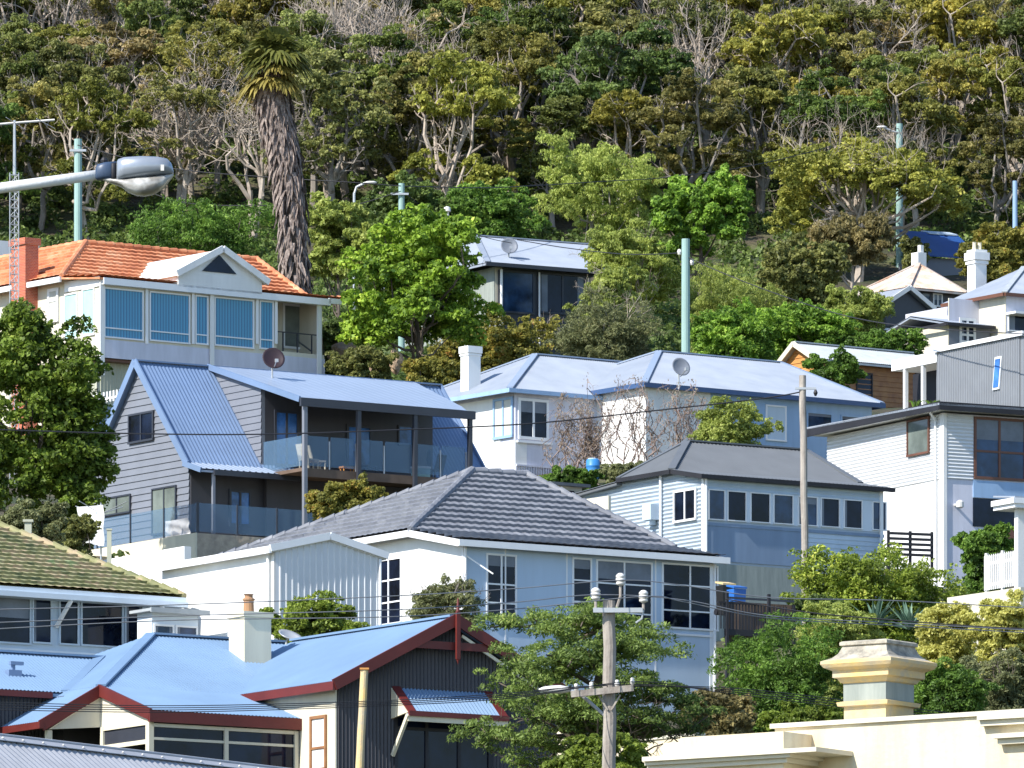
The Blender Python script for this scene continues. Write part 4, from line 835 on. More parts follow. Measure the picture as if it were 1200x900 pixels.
# ================================================================== parapet building bottom right
def parapet():
    h = House('parapet_building', 'sunlit limewashed masonry building with plain parapet and stepped cornice, bottom right corner', 1038, 110, 55, 900, 'building')
    up = -.45; ub = up-.56; v0 = h.V(918, ub); zb = h.Zu(918, 857, ub); vend = h.V(762, ub); zp = h.Zu(990, 849, up); vr = h.V(1350, up)
    vc = v0
    mb = MB(); vw_ = h.V(908, up); mb.box(up, up+.5, vr, vw_, -9, zp); h.p('parapet_wall', mb, 'limewash')
    mb = MB(); mb.box(up-.04, up+.54, vr-.1, vw_+.04, zp+.001, zp+.05); h.p('coping', mb, 'palecream')
    vq = h.V(797, ub)
    mb = MB(); mb.box(ub, up-.001, v0, vq, -9, zb); mb.box(ub+.25, up-.001, vq, vend, -9, zb-.02); h.p('stepped_block', mb, 'limewash')
    mb = MB(); zc = h.Zu(918, 879, ub)
    for i, (o, a, b) in enumerate(((.06, -.14, -.09), (.11, -.09, -.05), (.16, -.05, 0))): mb.box(ub-o, up+.02, v0-o*1.4-.3*(i == 2), vend, zc+a, zc+b-.001)
    h.p('cornice', mb, 'palecream')
    v5 = h.V(1153, up); mb = MB(); z5 = h.Zu(1160, 838, up); mb.box(up-.14, up, vr, v5, z5-.06, z5+.03); mb.box(up-.09, up, vr, v5, z5-.12, z5-.061); v6 = h.V(1172, up); z6 = h.Zu(1175, 861, up); mb.box(up-.16, up, vr, v6, z6-.05, z6); mb.box(up-.1, up, vr, v6-.03, z6-.11, z6-.051); h.p('moulding', mb, 'palecream')
    # chimney pier
    z = lambda py: h.z(py, 0, 0); w_ = h.V(989, 0); uz = h.U(1070.5, 0)
    def lvl(mb, profile, m_, name, par):
        vs = []
        for o, zz in profile: vs += [(-o, -o, zz), (uz+o, -o, zz), (uz+o, w_+o, zz), (-o, w_+o, zz)]
        fs = [(3, 2, 1, 0), tuple(4*(len(profile)-1)+k for k in range(4))]
        for i in range(len(profile)-1):
            for k in range(4): a, b = 4*i+k, 4*i+(k+1) % 4; fs.append((a, b, b+4, a+4))
        mb.add(vs, fs); return h.p(name, mb, m_, par)
    c = lvl(MB(), [(0, zp-.6), (0, z(826)), (.05, z(825)), (.06, z(820.5)), (0, z(819))], 'limeold', 'chimney', None)
    lvl(MB(), [(.004, z(819)), (.004, z(798.5))], 'greengrey', 'painted_band', c)
    lvl(MB(), [(0, z(798.5)), (.03, z(797)), (.05, z(793)), (.09, z(791.5)), (.09, z(783.5)), (.16, z(780)), (.185, z(776)), (.185, z(772.5)), (.15, z(771))], 'limeold', 'chimney_cornice', c)
    lvl(MB(), [(.15, z(771)), (.09, z(768)), (.045, z(763)), (.02, z(757)), (.01, z(754.5))], 'mossy', 'flared_neck', c)
    lvl(MB(), [(.01, z(754.5)), (.035, z(753.5)), (.035, z(750)), (.01, z(748.5))], 'mossy', 'chimney_cap', c)
    return h
parapet()
# ================================================================== small buildings and walls
def far_right_shed():
    h = House('white_outbuilding', 'white outbuilding with projecting gutter, cut by the right edge above the picket fence', 1193, 305, 30, 690, 'shed')
    z0 = h.Zv(1193, 596)
    mb = MB(); mb.box(0, 5, 0, .2, -3, z0); h.p('wall', mb, 'white'); mb = MB(); mb.box(-.3, 5, -.3, .9, z0, z0+.12); mb.box(-.38, -.3, -.35, .9, z0+.12, z0+.28); mb.box(-.3, 5, -.35, -.25, z0+.12, z0+.28); h.p('eave', mb, 'whitetrim')
    mb = MB(); mb.prism([(-.3, -.3, z0+.28), (5, -.3, z0+.28), (5, .9, z0+.4), (-.3, .9, z0+.4)], (0, 0, .05)); h.p('roof', mb, 'palesteel')
far_right_shed()
def far_left_house():
    h = House('flat_roofed_house', 'white flat-roofed house glimpsed behind the brick chimney at the left edge', 46, 400, 36, 340)
    z1 = h.Zv(46, 286); mb = MB(); mb.box(-6, 0, 0, 6, z1-.6, z1); h.p('roof', mb, 'white'); mb = MB(); mb.box(-6, -.4, .4, 6, -6, z1-.61); h.p('wall', mb, 'greyclad2'); mb = MB(); mb.box(-6, -1, .3, .39, z1-2, z1-.8); h.p('window', mb, 'glass')
far_left_house()
def wall_thing(name, label, px, D, beta, pyt, pyb, u1=0, v1=0, th=.25, m='white', cap=None):
    h = House(name, label, px, D, beta, pyb, 'wall'); z = h.Zv(px, pyt); mb = MB()
    if u1: mb.box(0, h.U(u1), 0, th, -2, z)
    if v1: mb.box(0, th, th if u1 else 0, h.V(v1), -2, z)
    h.p('masonry', mb, m)
    if cap:
        mb = MB()
        if u1: mb.box(-.04, h.U(u1), -.04, th+.04, z, z+.07)
        if v1: mb.box(-.04, th+.04, th if u1 else -.04, h.V(v1), z, z+.071)
        h.p('coping', mb, cap)
    return h
wall_thing('retaining_wall', 'tall white rendered retaining wall below the lapboard gable', 216, 322, 33, 640, 700, v1=70)
wall_thing('garden_wall', 'sunlit cream wall seen under the conifer beside the black gable', 664, 262, 40, 856, 900, v1=636, u1=690, m='limewash')
wall_thing('garden_wall', 'long low pale wall at the foot of the shrubs left of the masonry parapet', 815, 250, 40, 862, 905, v1=700, m='limewash', cap='palecream')
wall_thing('retaining_wall', 'low cream retaining wall under the white picket fence', 1196, 303, 33, 688, 730, v1=1110, u1=1300, m='palecream')
def picket():
    h = House('picket_fence', 'white picket fence on a cream wall beside the white outbuilding', 1192, 305.5, 30, 686, 'fence'); v2 = h.V(1154, 0); mb = MB(); H_ = h.Zu(1170, 648, 0)
    n_ = 16
    for k in range(n_):
        v = v2*k/(n_-1); mb.prism([(0, v-.035, 0), (0, v+.035, 0), (0, v+.035, H_-.06), (0, v, H_), (0, v-.035, H_-.06)], (.025, 0, 0))
    h.p('pickets', mb, 'white'); mb = MB(); mb.box(.026, .07, -.05, v2+.05, .12, .2); mb.box(.026, .07, -.05, v2+.05, H_-.3, H_-.22); h.p('rail', mb, 'white')
    for v in (0, v2*.5, v2): h.p('post', MB().box(.03, .11, v-.05, v+.05, -.3, H_+.06), 'white')
picket()
def slat():
    h = House('slatted_fence', 'dark horizontal slatted fence between the sunroom house and the white modern house', 1042, 333, 20, 650, 'fence'); u = h.U(1093); mb = MB(); z1 = h.Zv(1042, 623)
    for k in range(5): z = z1-k*.17; mb.box(0, u, 0, .03, z-.09, z)
    h.p('slats', mb, 'dark')
    for x in (0, u*.5, u): h.p('post', MB().box(x-.04, x+.04, .031, .1, -.5, z1+.05), 'dark')
slat()
def paling():
    h = House('white_railing', 'short white paling fence below the cream house, left of the steep roof', 152, 372, 33, 466, 'fence'); mb = MB(); z = h.Zu(150, 454, 0); v2 = h.V(110, 0)
    for k in range(12): v = v2*k/11; mb.box(0, .03, v-.05, v+.05, 0, z)
    h.p('palings', mb, 'white'); mb = MB(); mb.box(.031, .06, 0, v2, .1, .18); h.p('rail', mb, 'white')
paling()
def deck():
    h = House('timber_deck', 'dark timber deck with railings beside the charcoal tiled house', 852, 297, 30, 738, 'deck'); ue = h.U(925); z1 = h.Zv(852, 732); zr_ = h.Zv(852, 697); ua_, ub_ = h.U(852, 2.5), h.U(928, 2.5)
    mb = MB(); mb.prism([(-.1, 0, z1-.3), (ue, 0, z1-.3), (ub_, 2.6, z1-.3), (ua_, 2.6, z1-.3)], (0, 0, .18)); h.p('platform', mb, 'dark')
    mb = MB()
    for k in range(22): u = -.2+(ue+.1)*k/21; mb.box(u-.015, u+.015, .0, .03, z1-.12, zr_-.25)
    mb.box(-.3, ue*.55, -.01, .05, zr_-.25, zr_-.2); h.p('balusters', mb, 'dark')
    mb = MB()
    ua_, ub_ = h.U(852, 2.5), h.U(928, 2.5)
    for k in range(30): u = ua_+(ub_-ua_)*k/29; mb.box(u, u+.1, 2.5, 2.54, z1-.1, zr_+.1)
    h.p('screen', mb, 'deck')
    mb = MB(); mb.bar((ua_, 2.4, zr_+.2), (ub_, 2.4, zr_+.2), .06, .06); mb.bar((0, 0, zr_-.1), (ua_, 2.4, zr_+.2), .05, .05); h.p('handrail', mb, 'darkmetal')
    for a, b in ((0, 0), (ua_+.1, 2.4), (ue*.7, .1), (ub_, 2.4)): h.p('post', MB().box(a-.04, a+.04, b-.04, b+.04, -3, zr_+.1), 'dark')
deck()
def wheelie(label, px, py, D, m, lid, w_=.42, hh=.95):
    p = at(px, py, D); t = thing('wheelie_bin', label, 'bin', p-V3(0, 0, hh), R(30)); mb = MB()
    mb.add([(-w_*.42, -w_*.42, 0), (w_*.42, -w_*.42, 0), (w_*.42, w_*.42, 0), (-w_*.42, w_*.42, 0), (-w_/2, -w_/2, hh*.9), (w_/2, -w_/2, hh*.9), (w_/2, w_/2, hh*.9), (-w_/2, w_/2, hh*.9)], [(3, 2, 1, 0), (0, 1, 5, 4), (1, 2, 6, 5), (2, 3, 7, 6), (3, 0, 4, 7), (4, 5, 6, 7)])
    mb.build('body', m, t); mb = MB(); mb.prism([(-w_*.54, -w_*.56, hh*.91), (w_*.54, -w_*.56, hh*.91), (w_*.54, w_*.5, hh), (-w_*.54, w_*.5, hh)], (0, 0, .05)); mb.build('lid', lid, t)
    for s in (-1, 1): mb = MB(); mb.tube([(s*w_*.35, w_*.5, .1), (s*w_*.5, w_*.5, .1)], .1, 10); mb.build('wheel', 'dark', t)
wheelie('black wheelie bin with yellow lid beside the charcoal tiled house', 850, 683, 303, 'blackbin', 'limeold')
wheelie('blue wheelie bin next to the black one by the timber deck', 863, 687, 302, 'bluebin', 'bluebin')
def barrel():
    p = at(695, 562, 366); t = thing('blue_drum', 'blue plastic drum standing by the creeper-covered cottage wall', 'drum', p, 0); mb = MB(); mb.lathe([(.22, 0), (.25, .04), (.25, .22), (.265, .24), (.25, .26), (.25, .46), (.265, .48), (.25, .5), (.24, .7), (.2, .72)], 16); mb.build('body', 'plasticblue', t, True); mb = MB(); mb.lathe([(.18, .72), (.18, .76), (.03, .77)], 12); mb.build('lid', 'paleblue', t)
barrel()
def verandah_bits():
    h = H2; zd = A2['zd']
    def chair(px, v, m, lab, yaw):
        u = h.U(px, v); t = thing('balcony_chair', lab, 'chair', h.W(u, v, zd), h.b+R(yaw)); M_ = MB(); M_.box(-.25, .25, -.25, .25, .4, .45); M_.build('seat', m, t)
        mb = MB(); mb.prism([(-.25, .22, .45), (.25, .22, .45), (.25, .36, .95), (-.25, .36, .95)], (0, .04, 0)); mb.build('backrest', m, t)
        for x in (-.22, .22):
            for y in (-.22, .22): MB().box(x-.02, x+.02, y-.02, y+.02, 0, .4).build('leg', m, t)
    chair(362, -1.5, 'cream', 'pale folding chair behind the left end of the balcony glass', 100)
    chair(371, -1.2, 'palecream', 'second pale balcony chair, right of the folding one', 80)
    chair(430, -1.0, 'darkmetal', 'dark chair before the middle glass door of the balcony', 20)
    chair(508, -1.2, 'darkmetal', 'dark chair at the right end of the balcony', 200)
    u = h.U(407, -1.6); t = thing('low_stool', 'low tan stool on the balcony deck left of the dark chair', 'stool', h.W(u, -1.6, zd), h.b); MB().box(-.25, .25, -.15, .15, .22, .28).build('seat', 'orangetimber', t)
    for x in (-.2, .2):
        for y in (-.1, .1): MB().box(x-.02, x+.02, y-.02, y+.02, 0, .22).build('leg', 'orangetimber', t)
    u = h.U(493, -1.9); t = thing('cool_box', 'pale blue cool box on the balcony beside the third post', 'cool box', h.W(u, -1.9, zd), h.b); MB().box(-.28, .28, -.18, .18, 0, .36).build('body', 'cyanblind', t); MB().box(-.3, .3, -.2, .2, .361, .43).build('lid', 'white', t)
    u = h.U(503, -1.9); t = thing('patio_heater', 'slim dark statue-like ornament on the balcony right of the pale blue box', 'ornament', h.W(u, -1.9, zd), h.b); mb = MB(); mb.lathe([(.15, 0), (.1, .1), (.06, .4), (.11, .7), (.08, .85), (.09, .95), (.03, 1.05)], 10); mb.build('figure', 'dark', t, True); t.name = 'ornament'
verandah_bits()
# cloths
def cloth(name, label, cat, px0, px1, py0, py1, D, yaw=-50, seed=1):
    a = at((px0+px1)/2, py1, D); W_ = (px1-px0)/F*D/math.cos(R(yaw)); H_ = (py1-py0)/F*D; t = thing(name, label, cat, a, R(yaw)); mb = MB(); nx, nz = 20, 14; vs = []
    for j in range(nz+1):
        for i in range(nx+1):
            x = (i/nx-.5)*W_*(1-.12*(1-j/nz)*math.sin(i*1.1)); z = H_*j/nz+(.035*math.sin(i*.5+seed)*(1-j/nz))
            vs.append((x, .09*math.sin(i*.9+seed)*(1.1-j/nz)+.03*math.sin(j*.8+i*.3), z))
    mb.add(vs, [(j*(nx+1)+i, j*(nx+1)+i+1, (j+1)*(nx+1)+i+1, (j+1)*(nx+1)+i) for j in range(nz) for i in range(nx)]); mb.build('fabric', 'cloth', t, True)
    return t, W_, H_
t, W_, H_ = cloth('washing_line', 'white bed sheet hung on a rotary washing line left of the lapboard gable', 'washing line', 90, 122, 593, 640, 337, -38)
mb = MB(); mb.tube([(.2, .3, -2.2), (.2, .3, H_+.1)], .03, 6); mb.build('pole', 'steelpole', t)
for q in (0, 90, 180, 270):
    mb = MB(); mb.tube([(.2, .3, H_-.25), (.2+1.1*math.cos(R(q)), .3+1.1*math.sin(R(q)), H_+.08)], .015, 4); mb.build('arm', 'steelpole', t)
t, W_, H_ = cloth('towel', 'white towel draped over the glass fence in front of the gable', 'towel', 192, 221, 609, 629, 350.2, -56, 3)
p = at(128, 665, 318); t = thing('fence_post', 'pale green steel post standing in front of the white retaining wall', 'post', p, 0); MB().box(-.07, .07, -.05, .05, -1, 1.15).build('shaft', 'olivewall', t); MB().box(-.09, .09, -.07, .07, 1.15, 1.2).build('cap', 'olivewall', t)
p = at(33, 634, 300); t = thing('fence_post', 'mossy timber post among the low plants behind the lichen-covered roof', 'post', p, 0); MB().box(-.1, .1, -.1, .1, -1, .55).build('shaft', 'olivewall', t); MB().box(-.15, .15, -.15, .15, .55, .62).build('cap', 'olivewall', t)
# satellite dishes
dish('dark maroon dish on the low-pitched light blue roof', 320, 421, 353.5, .4, 'dishdark', 15, 20, .45)
dish('grey dish on the light roof of the upper middle house', 596.5, 289, 433, .37, 'dishgrey', 10, 20)
dish('grey dish on the right hip roof of the white cottage', 797, 431, 372, .36, 'dishgrey', 25, 20, .5)
dish('pale grey dish peeking behind the sky-blue cottage roof', 339, 748, 262, .32, 'steelpole', 40, 60, .5)
# upper chimney with orange pot
p = at(524, 290, 425); t = thing('chimney_stack', 'white chimney stack with an orange pot above the bright green tree', 'chimney', p, R(20)); MB().box(-.22, .22, -.2, .2, -1, .55).build('stack', 'white', t); MB().box(-.3, .3, -.28, .28, .551, .72).build('cap', 'palecream', t)
mb = MB(); mb.lathe([(.22, .721), (.2, .95), (.13, 1.1)], 10); mb.build('pot', 'orangetimber', t); mb = MB(); mb.lathe([(.09, 1.1), (.08, 1.45), (.16, 1.5), (.14, 1.65), (.05, 1.7)], 10); mb.build('cowl', 'ceramic', t)
# rocks
def rock(label, px, py, D, sx, sz, seed):
    p = at(px, py, D); rr = random.Random(seed); import bmesh
    bm = bmesh.new(); bmesh.ops.create_icosphere(bm, subdivisions=3, radius=1)
    for v in bm.verts:
        k = 1+.22*math.sin(v.co.x*3.1+seed)+.18*math.sin(v.co.y*4.3+seed*2)+.16*math.sin(v.co.z*5+v.co.x*4)+rr.uniform(-.05, .05); v.co = Vector((v.co.x*k*sx, v.co.y*k*sx*.8, v.co.z*k*sz))
    me = bpy.data.meshes.new('boulder'); bm.to_mesh(me); bm.free(); me.materials.append(M['rock']); o = bpy.data.objects.new('boulder', me); COL.objects.link(o); o.location = p
    tag(o, label, 'boulder')
rock('large tan boulder right of the cream house corner', 402, 416, 394, .6, .42, 1)
rock('small tan boulder left of the bright tree trunk', 440, 428, 392, .3, .25, 2)
rock('squarish pale boulder right under the bright tree', 466, 423, 390, .28, .4, 3)
rock('pale block of stone touching the bright tree trunk', 458, 427, 391, .2, .25, 4)
# ================================================================== poles
def pole(label, px, pyt, D, dpx, m='tealpole', pyb=None, cap=True, name='utility_pole', lean=0, arms=None):
    top = at(px, pyt, D); g = ground(top.x, D); hgt = top.z-g; t = thing(name, label, 'utility pole', (top.x-lean, D, g)); r_ = dpx/F*D/2
    mb = MB(); n_ = 10; pts = [(lean*k/n_+(.012 if m == 'polewood' else .002)*math.sin(k*2.1+px), 0, hgt*k/n_-(.6 if k == 0 else 0)) for k in range(n_+1)]; mb.tube(pts, [r_*(1.12-.12*k/n_) for k in range(n_+1)], 12); mb.build('shaft', m, t, False)
    return t, hgt, r_
t, hh, r_ = pole('teal utility pole left of the cream house roof, above its terracotta ridge', 91.5, 163, 432, 9)
MB().box(-.35, .35, -.2, -.12, hh-.55, hh-.45).build('crossarm', 'steelpole', t)
t, hh, r_ = pole('short-looking teal pole rising behind the bright green tree', 470.5, 215, 428, 7); MB().box(-.45, .3, -.2, -.12, hh-.5, hh-.42).build('crossarm', 'steelpole', t)
t, hh, r_ = pole('tall teal pole standing between the cottage roof and the bushes', 803.5, 280, 392, 9.5); mb = MB(); mb.lathe([(.06, -.1), (.09, 0), (.06, .1)], 8, (-r_-.08, 0, hh-.5)); mb.build('insulator', 'ceramic', t); mb = MB(); mb.lathe([(.06, -.1), (.09, 0), (.06, .1)], 8, (r_+.08, 0, hh-.9)); mb.build('insulator', 'ceramic', t)
t, hh, r_ = pole('teal pole carrying a small street lamp above the domed tree', 1054, 145, 478, 7.5)
mb = MB(); mb.tube([(0, -.1, hh-.45), (-.4, -.15, hh-.35), (-.75, -.2, hh-.2)], .05, 6); mb.build('lamp_arm', 'steelpole', t); mb = MB(); mb.lathe([(.03, -.22), (.1, -.1), (.12, .1), (.04, .25)], 8); mb.v = [(v[2]-.85, v[1]-.2, v[0]*.6+hh-.18) for v in mb.v]; mb.build('lamp_head', 'ceramic', t, True)
t, hh, r_ = pole('slim blue-grey pole near the right edge of the forest', 1189.5, 212, 474, 5.5, 'skypaint')
t, hh, r_ = pole('weathered bare timber pole in front of the sunroom windows', 940.5, 440, 318, 8, 'polewood', lean=-.12); MB().box(-.35, .3, -.12, -.05, hh-.45, hh-.38).build('crossarm', 'steelpole', t); mb = MB(); mb.lathe([(.03, -.1), (.07, 0), (.03, .1)], 8, (.28, -.1, hh-.55)); mb.build('insulator', 'dark', t)
t, hh, r_ = pole('straight tan timber post in front of the black ribbed gable', 427, 785, 226, 9, 'limeold', name='timber_post', lean=.15); t['category'] = 'post'; MB().box(.15-r_*1.2, .15+r_*1.2, -r_*1.2, r_*1.2, hh, hh+.04).build('cap', 'orangetimber', t)
# lamp behind, near 430,210
t, hh, r_ = pole('faint grey street lamp bending left of the short teal pole', 415, 226, 440, 3, 'steelpole', name='street_lamp'); t['category'] = 'street lamp'
mb = MB(); mb.tube([(0, 0, hh-.05), (.1, 0, hh+.25), (.45, 0, hh+.42)], .05, 6); mb.build('arm', 'steelpole', t); mb = MB(); mb.lathe([(.04, -.25), (.12, -.1), (.12, .15), (.04, .28)], 8); mb.v = [(v[2]+.7, v[1], v[0]*.5+hh+.45) for v in mb.v]; mb.build('lamp_head', 'ceramic', t, True)
# front power pole
def power_pole():
    D = 180; t, hh, r_ = pole('knotted grey timber power pole with three white insulators, in front of the conifer', 714, 704, D, 14.5, 'polewood', name='power_pole')
    k = D/F
    X = lambda px: (px-714)*k
    Zz = lambda py: hh-(py-704)*k
    mb = MB(); mb.box(X(695), X(753), -r_-.1, -r_, Zz(719), Zz(713.5)); mb.build('insulator_bar', 'steelpole', t)
    INS = [(.035, -.02), (.075, 0), (.08, .03), (.06, .05), (.085, .06), (.085, .1), (.065, .115), (.085, .125), (.08, .16), (.05, .19), (.03, .2)]
    for px, py in ((698, 703), (727, 686), (754, 706)):
        mb = MB(); mb.lathe(INS, 14, (X(px), -r_-.05, Zz(py))); mb.build('insulator', 'ceramic', t, True)
        mb = MB(); mb.tube([(X(px), -r_-.05, Zz(py)), (X(px), -r_-.05, Zz(716 if px != 727 else 700))]+([(X(px-4), -r_, Zz(712))] if px == 727 else []), .025, 6); mb.build('pin', 'polewood', t)
    mb = MB(); mb.tube([(X(754), -r_-.05, Zz(716)), (X(752), -r_-.05, Zz(726)), (X(745), -r_-.05, Zz(731))], .02, 6); mb.build('tie_strap', 'steelpole', t)
    mb = MB(); mb.bar((X(669), -r_-.09, Zz(815)), (X(742), -r_-.09, Zz(807.5)), .1, .11); mb.build('crossarm', 'polewood', t)
    for px, py in ((675, 811), (693, 809), (723, 806.5), (741, 804)):
        mb = MB(); mb.lathe([(.02, -.0), (.04, .03), (.05, .06), (.03, .09), (.04, .11), (.02, .13)], 10, (X(px), -r_-.09, Zz(py))); mb.build('insulator', 'ceramic', t, True)
    for s in (-1, 1): mb = MB(); mb.bar((X(714+s*13), -r_-.04, Zz(815)), (X(714+s*2), -r_-.02, Zz(833)), .03, .03); mb.build('brace', 'polewood', t)
    mb = MB(); mb.tube([(X(708), 0, Zz(838)), (X(690), 0, Zz(822)), (X(678), 0, Zz(812)), (X(664), 0, Zz(808))], .03, 8); mb.build('lamp_arm', 'steelpole', t)
    mb = MB(); mb.lathe([(.02, -.28), (.07, -.2), (.1, -.05), (.11, .1), (.07, .25), (.03, .28)], 12); mb.v = [(v[2]+X(650), v[1], v[0]*.7+Zz(808)) for v in mb.v]; mb.build('lamp_head', 'ceramic', t, True)
power_pole()
# street lamp, left foreground
def street_lamp():
    D = 95; k = D/F; x0 = (-190-CX)*k; g = ground(x0, D); t = thing('street_lamp', 'large grey street lamp head on a long white arm reaching in from the left edge', 'street lamp', (x0, D, g))
    X = lambda px: (px-CX)*k-x0
    Z = lambda py: (YH-py)*k-g
    mb = MB(); mb.tube([(0, 0, -.5), (0, 0, Z(330))], [.13, .09], 14); mb.build('pole', 'white', t, True)
    mb = MB(); mb.tube([(0, 0, Z(330)), (0, 0, Z(285)), (X(-140), 0, Z(250)), (X(0), 0, Z(220.5)), (X(114), 0, Z(205))], [.09, .065, .055, .05, .048], 14); mb.build('arm', 'white', t, True)
    def loft(secs, name, m, par=t, sm=True):
        # sections across x: (px, ytop, ybot, halfdepth)
        mb = MB(); n_ = 16; vs = []
        for px, a, b, w_ in secs:
            for i in range(n_):
                q = 2*math.pi*i/n_; c, s_ = math.cos(q), math.sin(q); e_ = .6
                cy = math.copysign(abs(c)**e_, c)*w_; cz = math.copysign(abs(s_)**e_, s_)
                vs.append((X(px), cy, Z((a+b)/2)+cz*(b-a)*k/2))
        fs = [(j*n_+i, j*n_+(i+1) % n_, (j+1)*n_+(i+1) % n_, (j+1)*n_+i) for j in range(len(secs)-1) for i in range(n_)]
        fs += [tuple(range(n_-1, -1, -1)), tuple((len(secs)-1)*n_+i for i in range(n_))]; mb.add(vs, fs); return mb.build(name, m, par, sm)
    loft([(112, 198, 210, .05), (114, 193, 211.5, .07), (122, 190.5, 211, .08), (136, 189, 213, .08)], 'socket', 'lampsocket')
    loft([(131, 190.5, 213, .085), (133, 190, 213.5, .088), (136, 190, 214, .085)], 'seal', 'dark')
    h_ = loft([(137, 190, 214, .09), (139, 187, 213, .12), (146, 185, 211.5, .15), (165, 184, 209.5, .17), (185, 184.8, 207, .17), (196, 187, 205.5, .15), (201, 192, 205, .11), (203.5, 200, 205, .05)], 'lamp_hood', 'lampshell')
    loft([(120, 208, 211, .04), (134, 210, 216, .08), (143, 211, 219, .11), (150, 210.5, 225, .13), (160, 209, 229, .145), (169, 208.5, 229.5, .15), (180, 207.5, 227.5, .15), (192, 206, 220, .13), (200, 204.8, 210, .08), (203.5, 204, 205.5, .03)], 'lamp_lens', 'lens')
    mb = MB(); mb.box(X(189), X(193), -.175, -.165, Z(203), Z(196)); mb.build('photocell_mark', 'ceramic', t)
    mb = MB(); mb.lathe([(.03, 0), (.035, .02), (.02, .045)], 8, (X(122), 0, Z(190.6))); mb.build('bolt', 'dark', t)
M['lampsocket'] = mat('lampsocket', (.05, .08, .14), .4)
m_, n, l, p = newmat('lens'); p.inputs['Base Color'].default_value = (.5, .5, .48, 1); p.inputs['Roughness'].default_value = .18
nz = n.new('ShaderNodeTexNoise'); nz.inputs['Scale'].default_value = 7; nz.inputs['Detail'].default_value = 5; tc = n.new('ShaderNodeTexCoord'); l.new(tc.outputs['Object'], nz.inputs['Vector'])
r = n.new('ShaderNodeValToRGB'); r.color_ramp.elements[0].position = .4; r.color_ramp.elements[0].color = (.22, .21, .19, 1); r.color_ramp.elements[1].position = .65; r.color_ramp.elements[1].color = (.6, .6, .58, 1); l.new(nz.outputs[0], r.inputs[0]); l.new(r.outputs[0], p.inputs['Base Color']); M['lens'] = m_
street_lamp()
# antenna mast
def antenna():
    D = 372; k = D/F; p = at(17, 340, D); g = ground(p.x, D); t = thing('antenna_mast', 'tall lattice radio mast with a horizontal T-shaped aerial at the left edge', 'antenna', (p.x, D, g)); Z = lambda py: (YH-py)*k-g; X = lambda px: (px-17)*k
    mb = MB(); s_ = .16; z = Z(420)
    for a, b in ((-s_, -s_), (s_, -s_), (0, s_)): mb.tube([(a, b, -.5), (a, b, Z(203))], .02, 5)
    c = [(-s_, -s_), (s_, -s_), (0, s_)]; z = 2.; i = 0
    while z < Z(203)-.3:
        for j in range(3): a, b = c[j], c[(j+1) % 3]; mb.tube([(a[0], a[1], z), (b[0], b[1], z+.3)], .011, 4, False); mb.tube([(a[0], a[1], z+.3), (b[0], b[1], z+.3)], .011, 4, False)
        z += .3
    mb.build('lattice', 'steelpole', t); mb = MB(); mb.tube([(0, 0, Z(205)), (0, 0, Z(141))], [.06, .045], 6); mb.build('mast_tube', 'steelpole', t)
    mb = MB(); mb.tube([(X(-40), 0, Z(149)), (0, 0, Z(144)), (X(64), 0, Z(140.5))], .04, 5); mb.build('boom', 'ceramic', t)
    mb = MB()
    for q, l_ in ((-30, 1.6), (10, 1.8), (45, 1.5)): mb.tube([(X(q), -l_, Z(146)), (X(q+17), l_, Z(143.5))], .014, 4)
    mb.build('elements', 'steelpole', t)
antenna()
# ================================================================== wires
def wireline(label, pts, r=.02, m='wire', sag=0, group=None):
    P = [at(*p) for p in pts]; Q = []
    # smooth curve through points
    for i in range(len(P)-1):
        p0 = P[max(i-1, 0)]; p1 = P[i]; p2 = P[i+1]; p3 = P[min(i+2, len(P)-1)]
        for k in range(12):
            t_ = k/12; Q.append(.5*((2*p1)+(p2-p0)*t_+(2*p0-5*p1+4*p2-p3)*t_*t_+(3*p1-p0-3*p2+p3)*t_**3))
    Q.append(P[-1]); o0 = Q[0]; mb = MB(); mb.tube([q-o0 for q in Q], r, 5); o = mb.build('overhead_wire', m); o.location = o0; tag(o, label, 'wire', group)
wireline('black wire sagging from the left edge to the bare timber pole', [(-60, 501, 300), (0, 503.5, 302), (150, 508, 305), (300, 509, 308), (460, 504, 311), (620, 496.5, 314), (760, 482, 316), (893, 467, 317.5), (940, 459, 318)], .022)
wireline('wire dropping from the tall teal pole to the grey box roof at right', [(804, 300, 392), (840, 317, 391), (912, 345, 388), (995, 371, 382), (1080, 384, 376), (1210, 392, 368)], .02)
wireline('service wire from the tall teal pole to the upper middle house roof', [(802, 296, 392), (760, 298, 398), (720, 297, 406), (660, 290, 416), (606, 281, 428)], .02)
wireline('upper wire from the lamp pole across the palm to the short teal pole', [(91, 170, 431), (200, 197, 429), (320, 208, 428), (400, 213, 427), (470, 218, 427)], .022)
wireline('lower wire crossing the palm trunk to the short teal pole', [(91, 178, 431), (200, 234, 429), (320, 241, 428), (400, 243, 427), (470, 224, 427)], .02)
wireline('wire running right from the short teal pole towards the lamp above the domed tree', [(470, 218, 428), (560, 220, 434), (627, 217.5, 440), (700, 213, 447), (790, 207, 455), (900, 190, 465), (1054, 150, 478)], .02)
wireline('wire from the short teal pole down to the upper middle house', [(471, 222, 428), (500, 246, 429), (560, 275, 430), (600, 285, 431)], .015)
g = 'thin conductors strung past the timber power pole'
for i, (yl, py, px, yr) in enumerate(((707, 680, 727, 712), (723, 697, 698, 738), (731, 699, 754, 741))):
    nm = ('top', 'left', 'right')[i]
    wireline('pale conductor tied to the '+nm+' insulator of the timber power pole', [(-40, yl+8, 172), (200, yl+2-3*i, 174), (450, yl-8, 176), (600, yl-17, 178), (px, py, 179.7), (800, py+6, 181), (900, (py+yr)/2+4, 182), (1050, yr-8, 184), (1230, yr+2, 186)], .0095, 'wirelight', group=g)
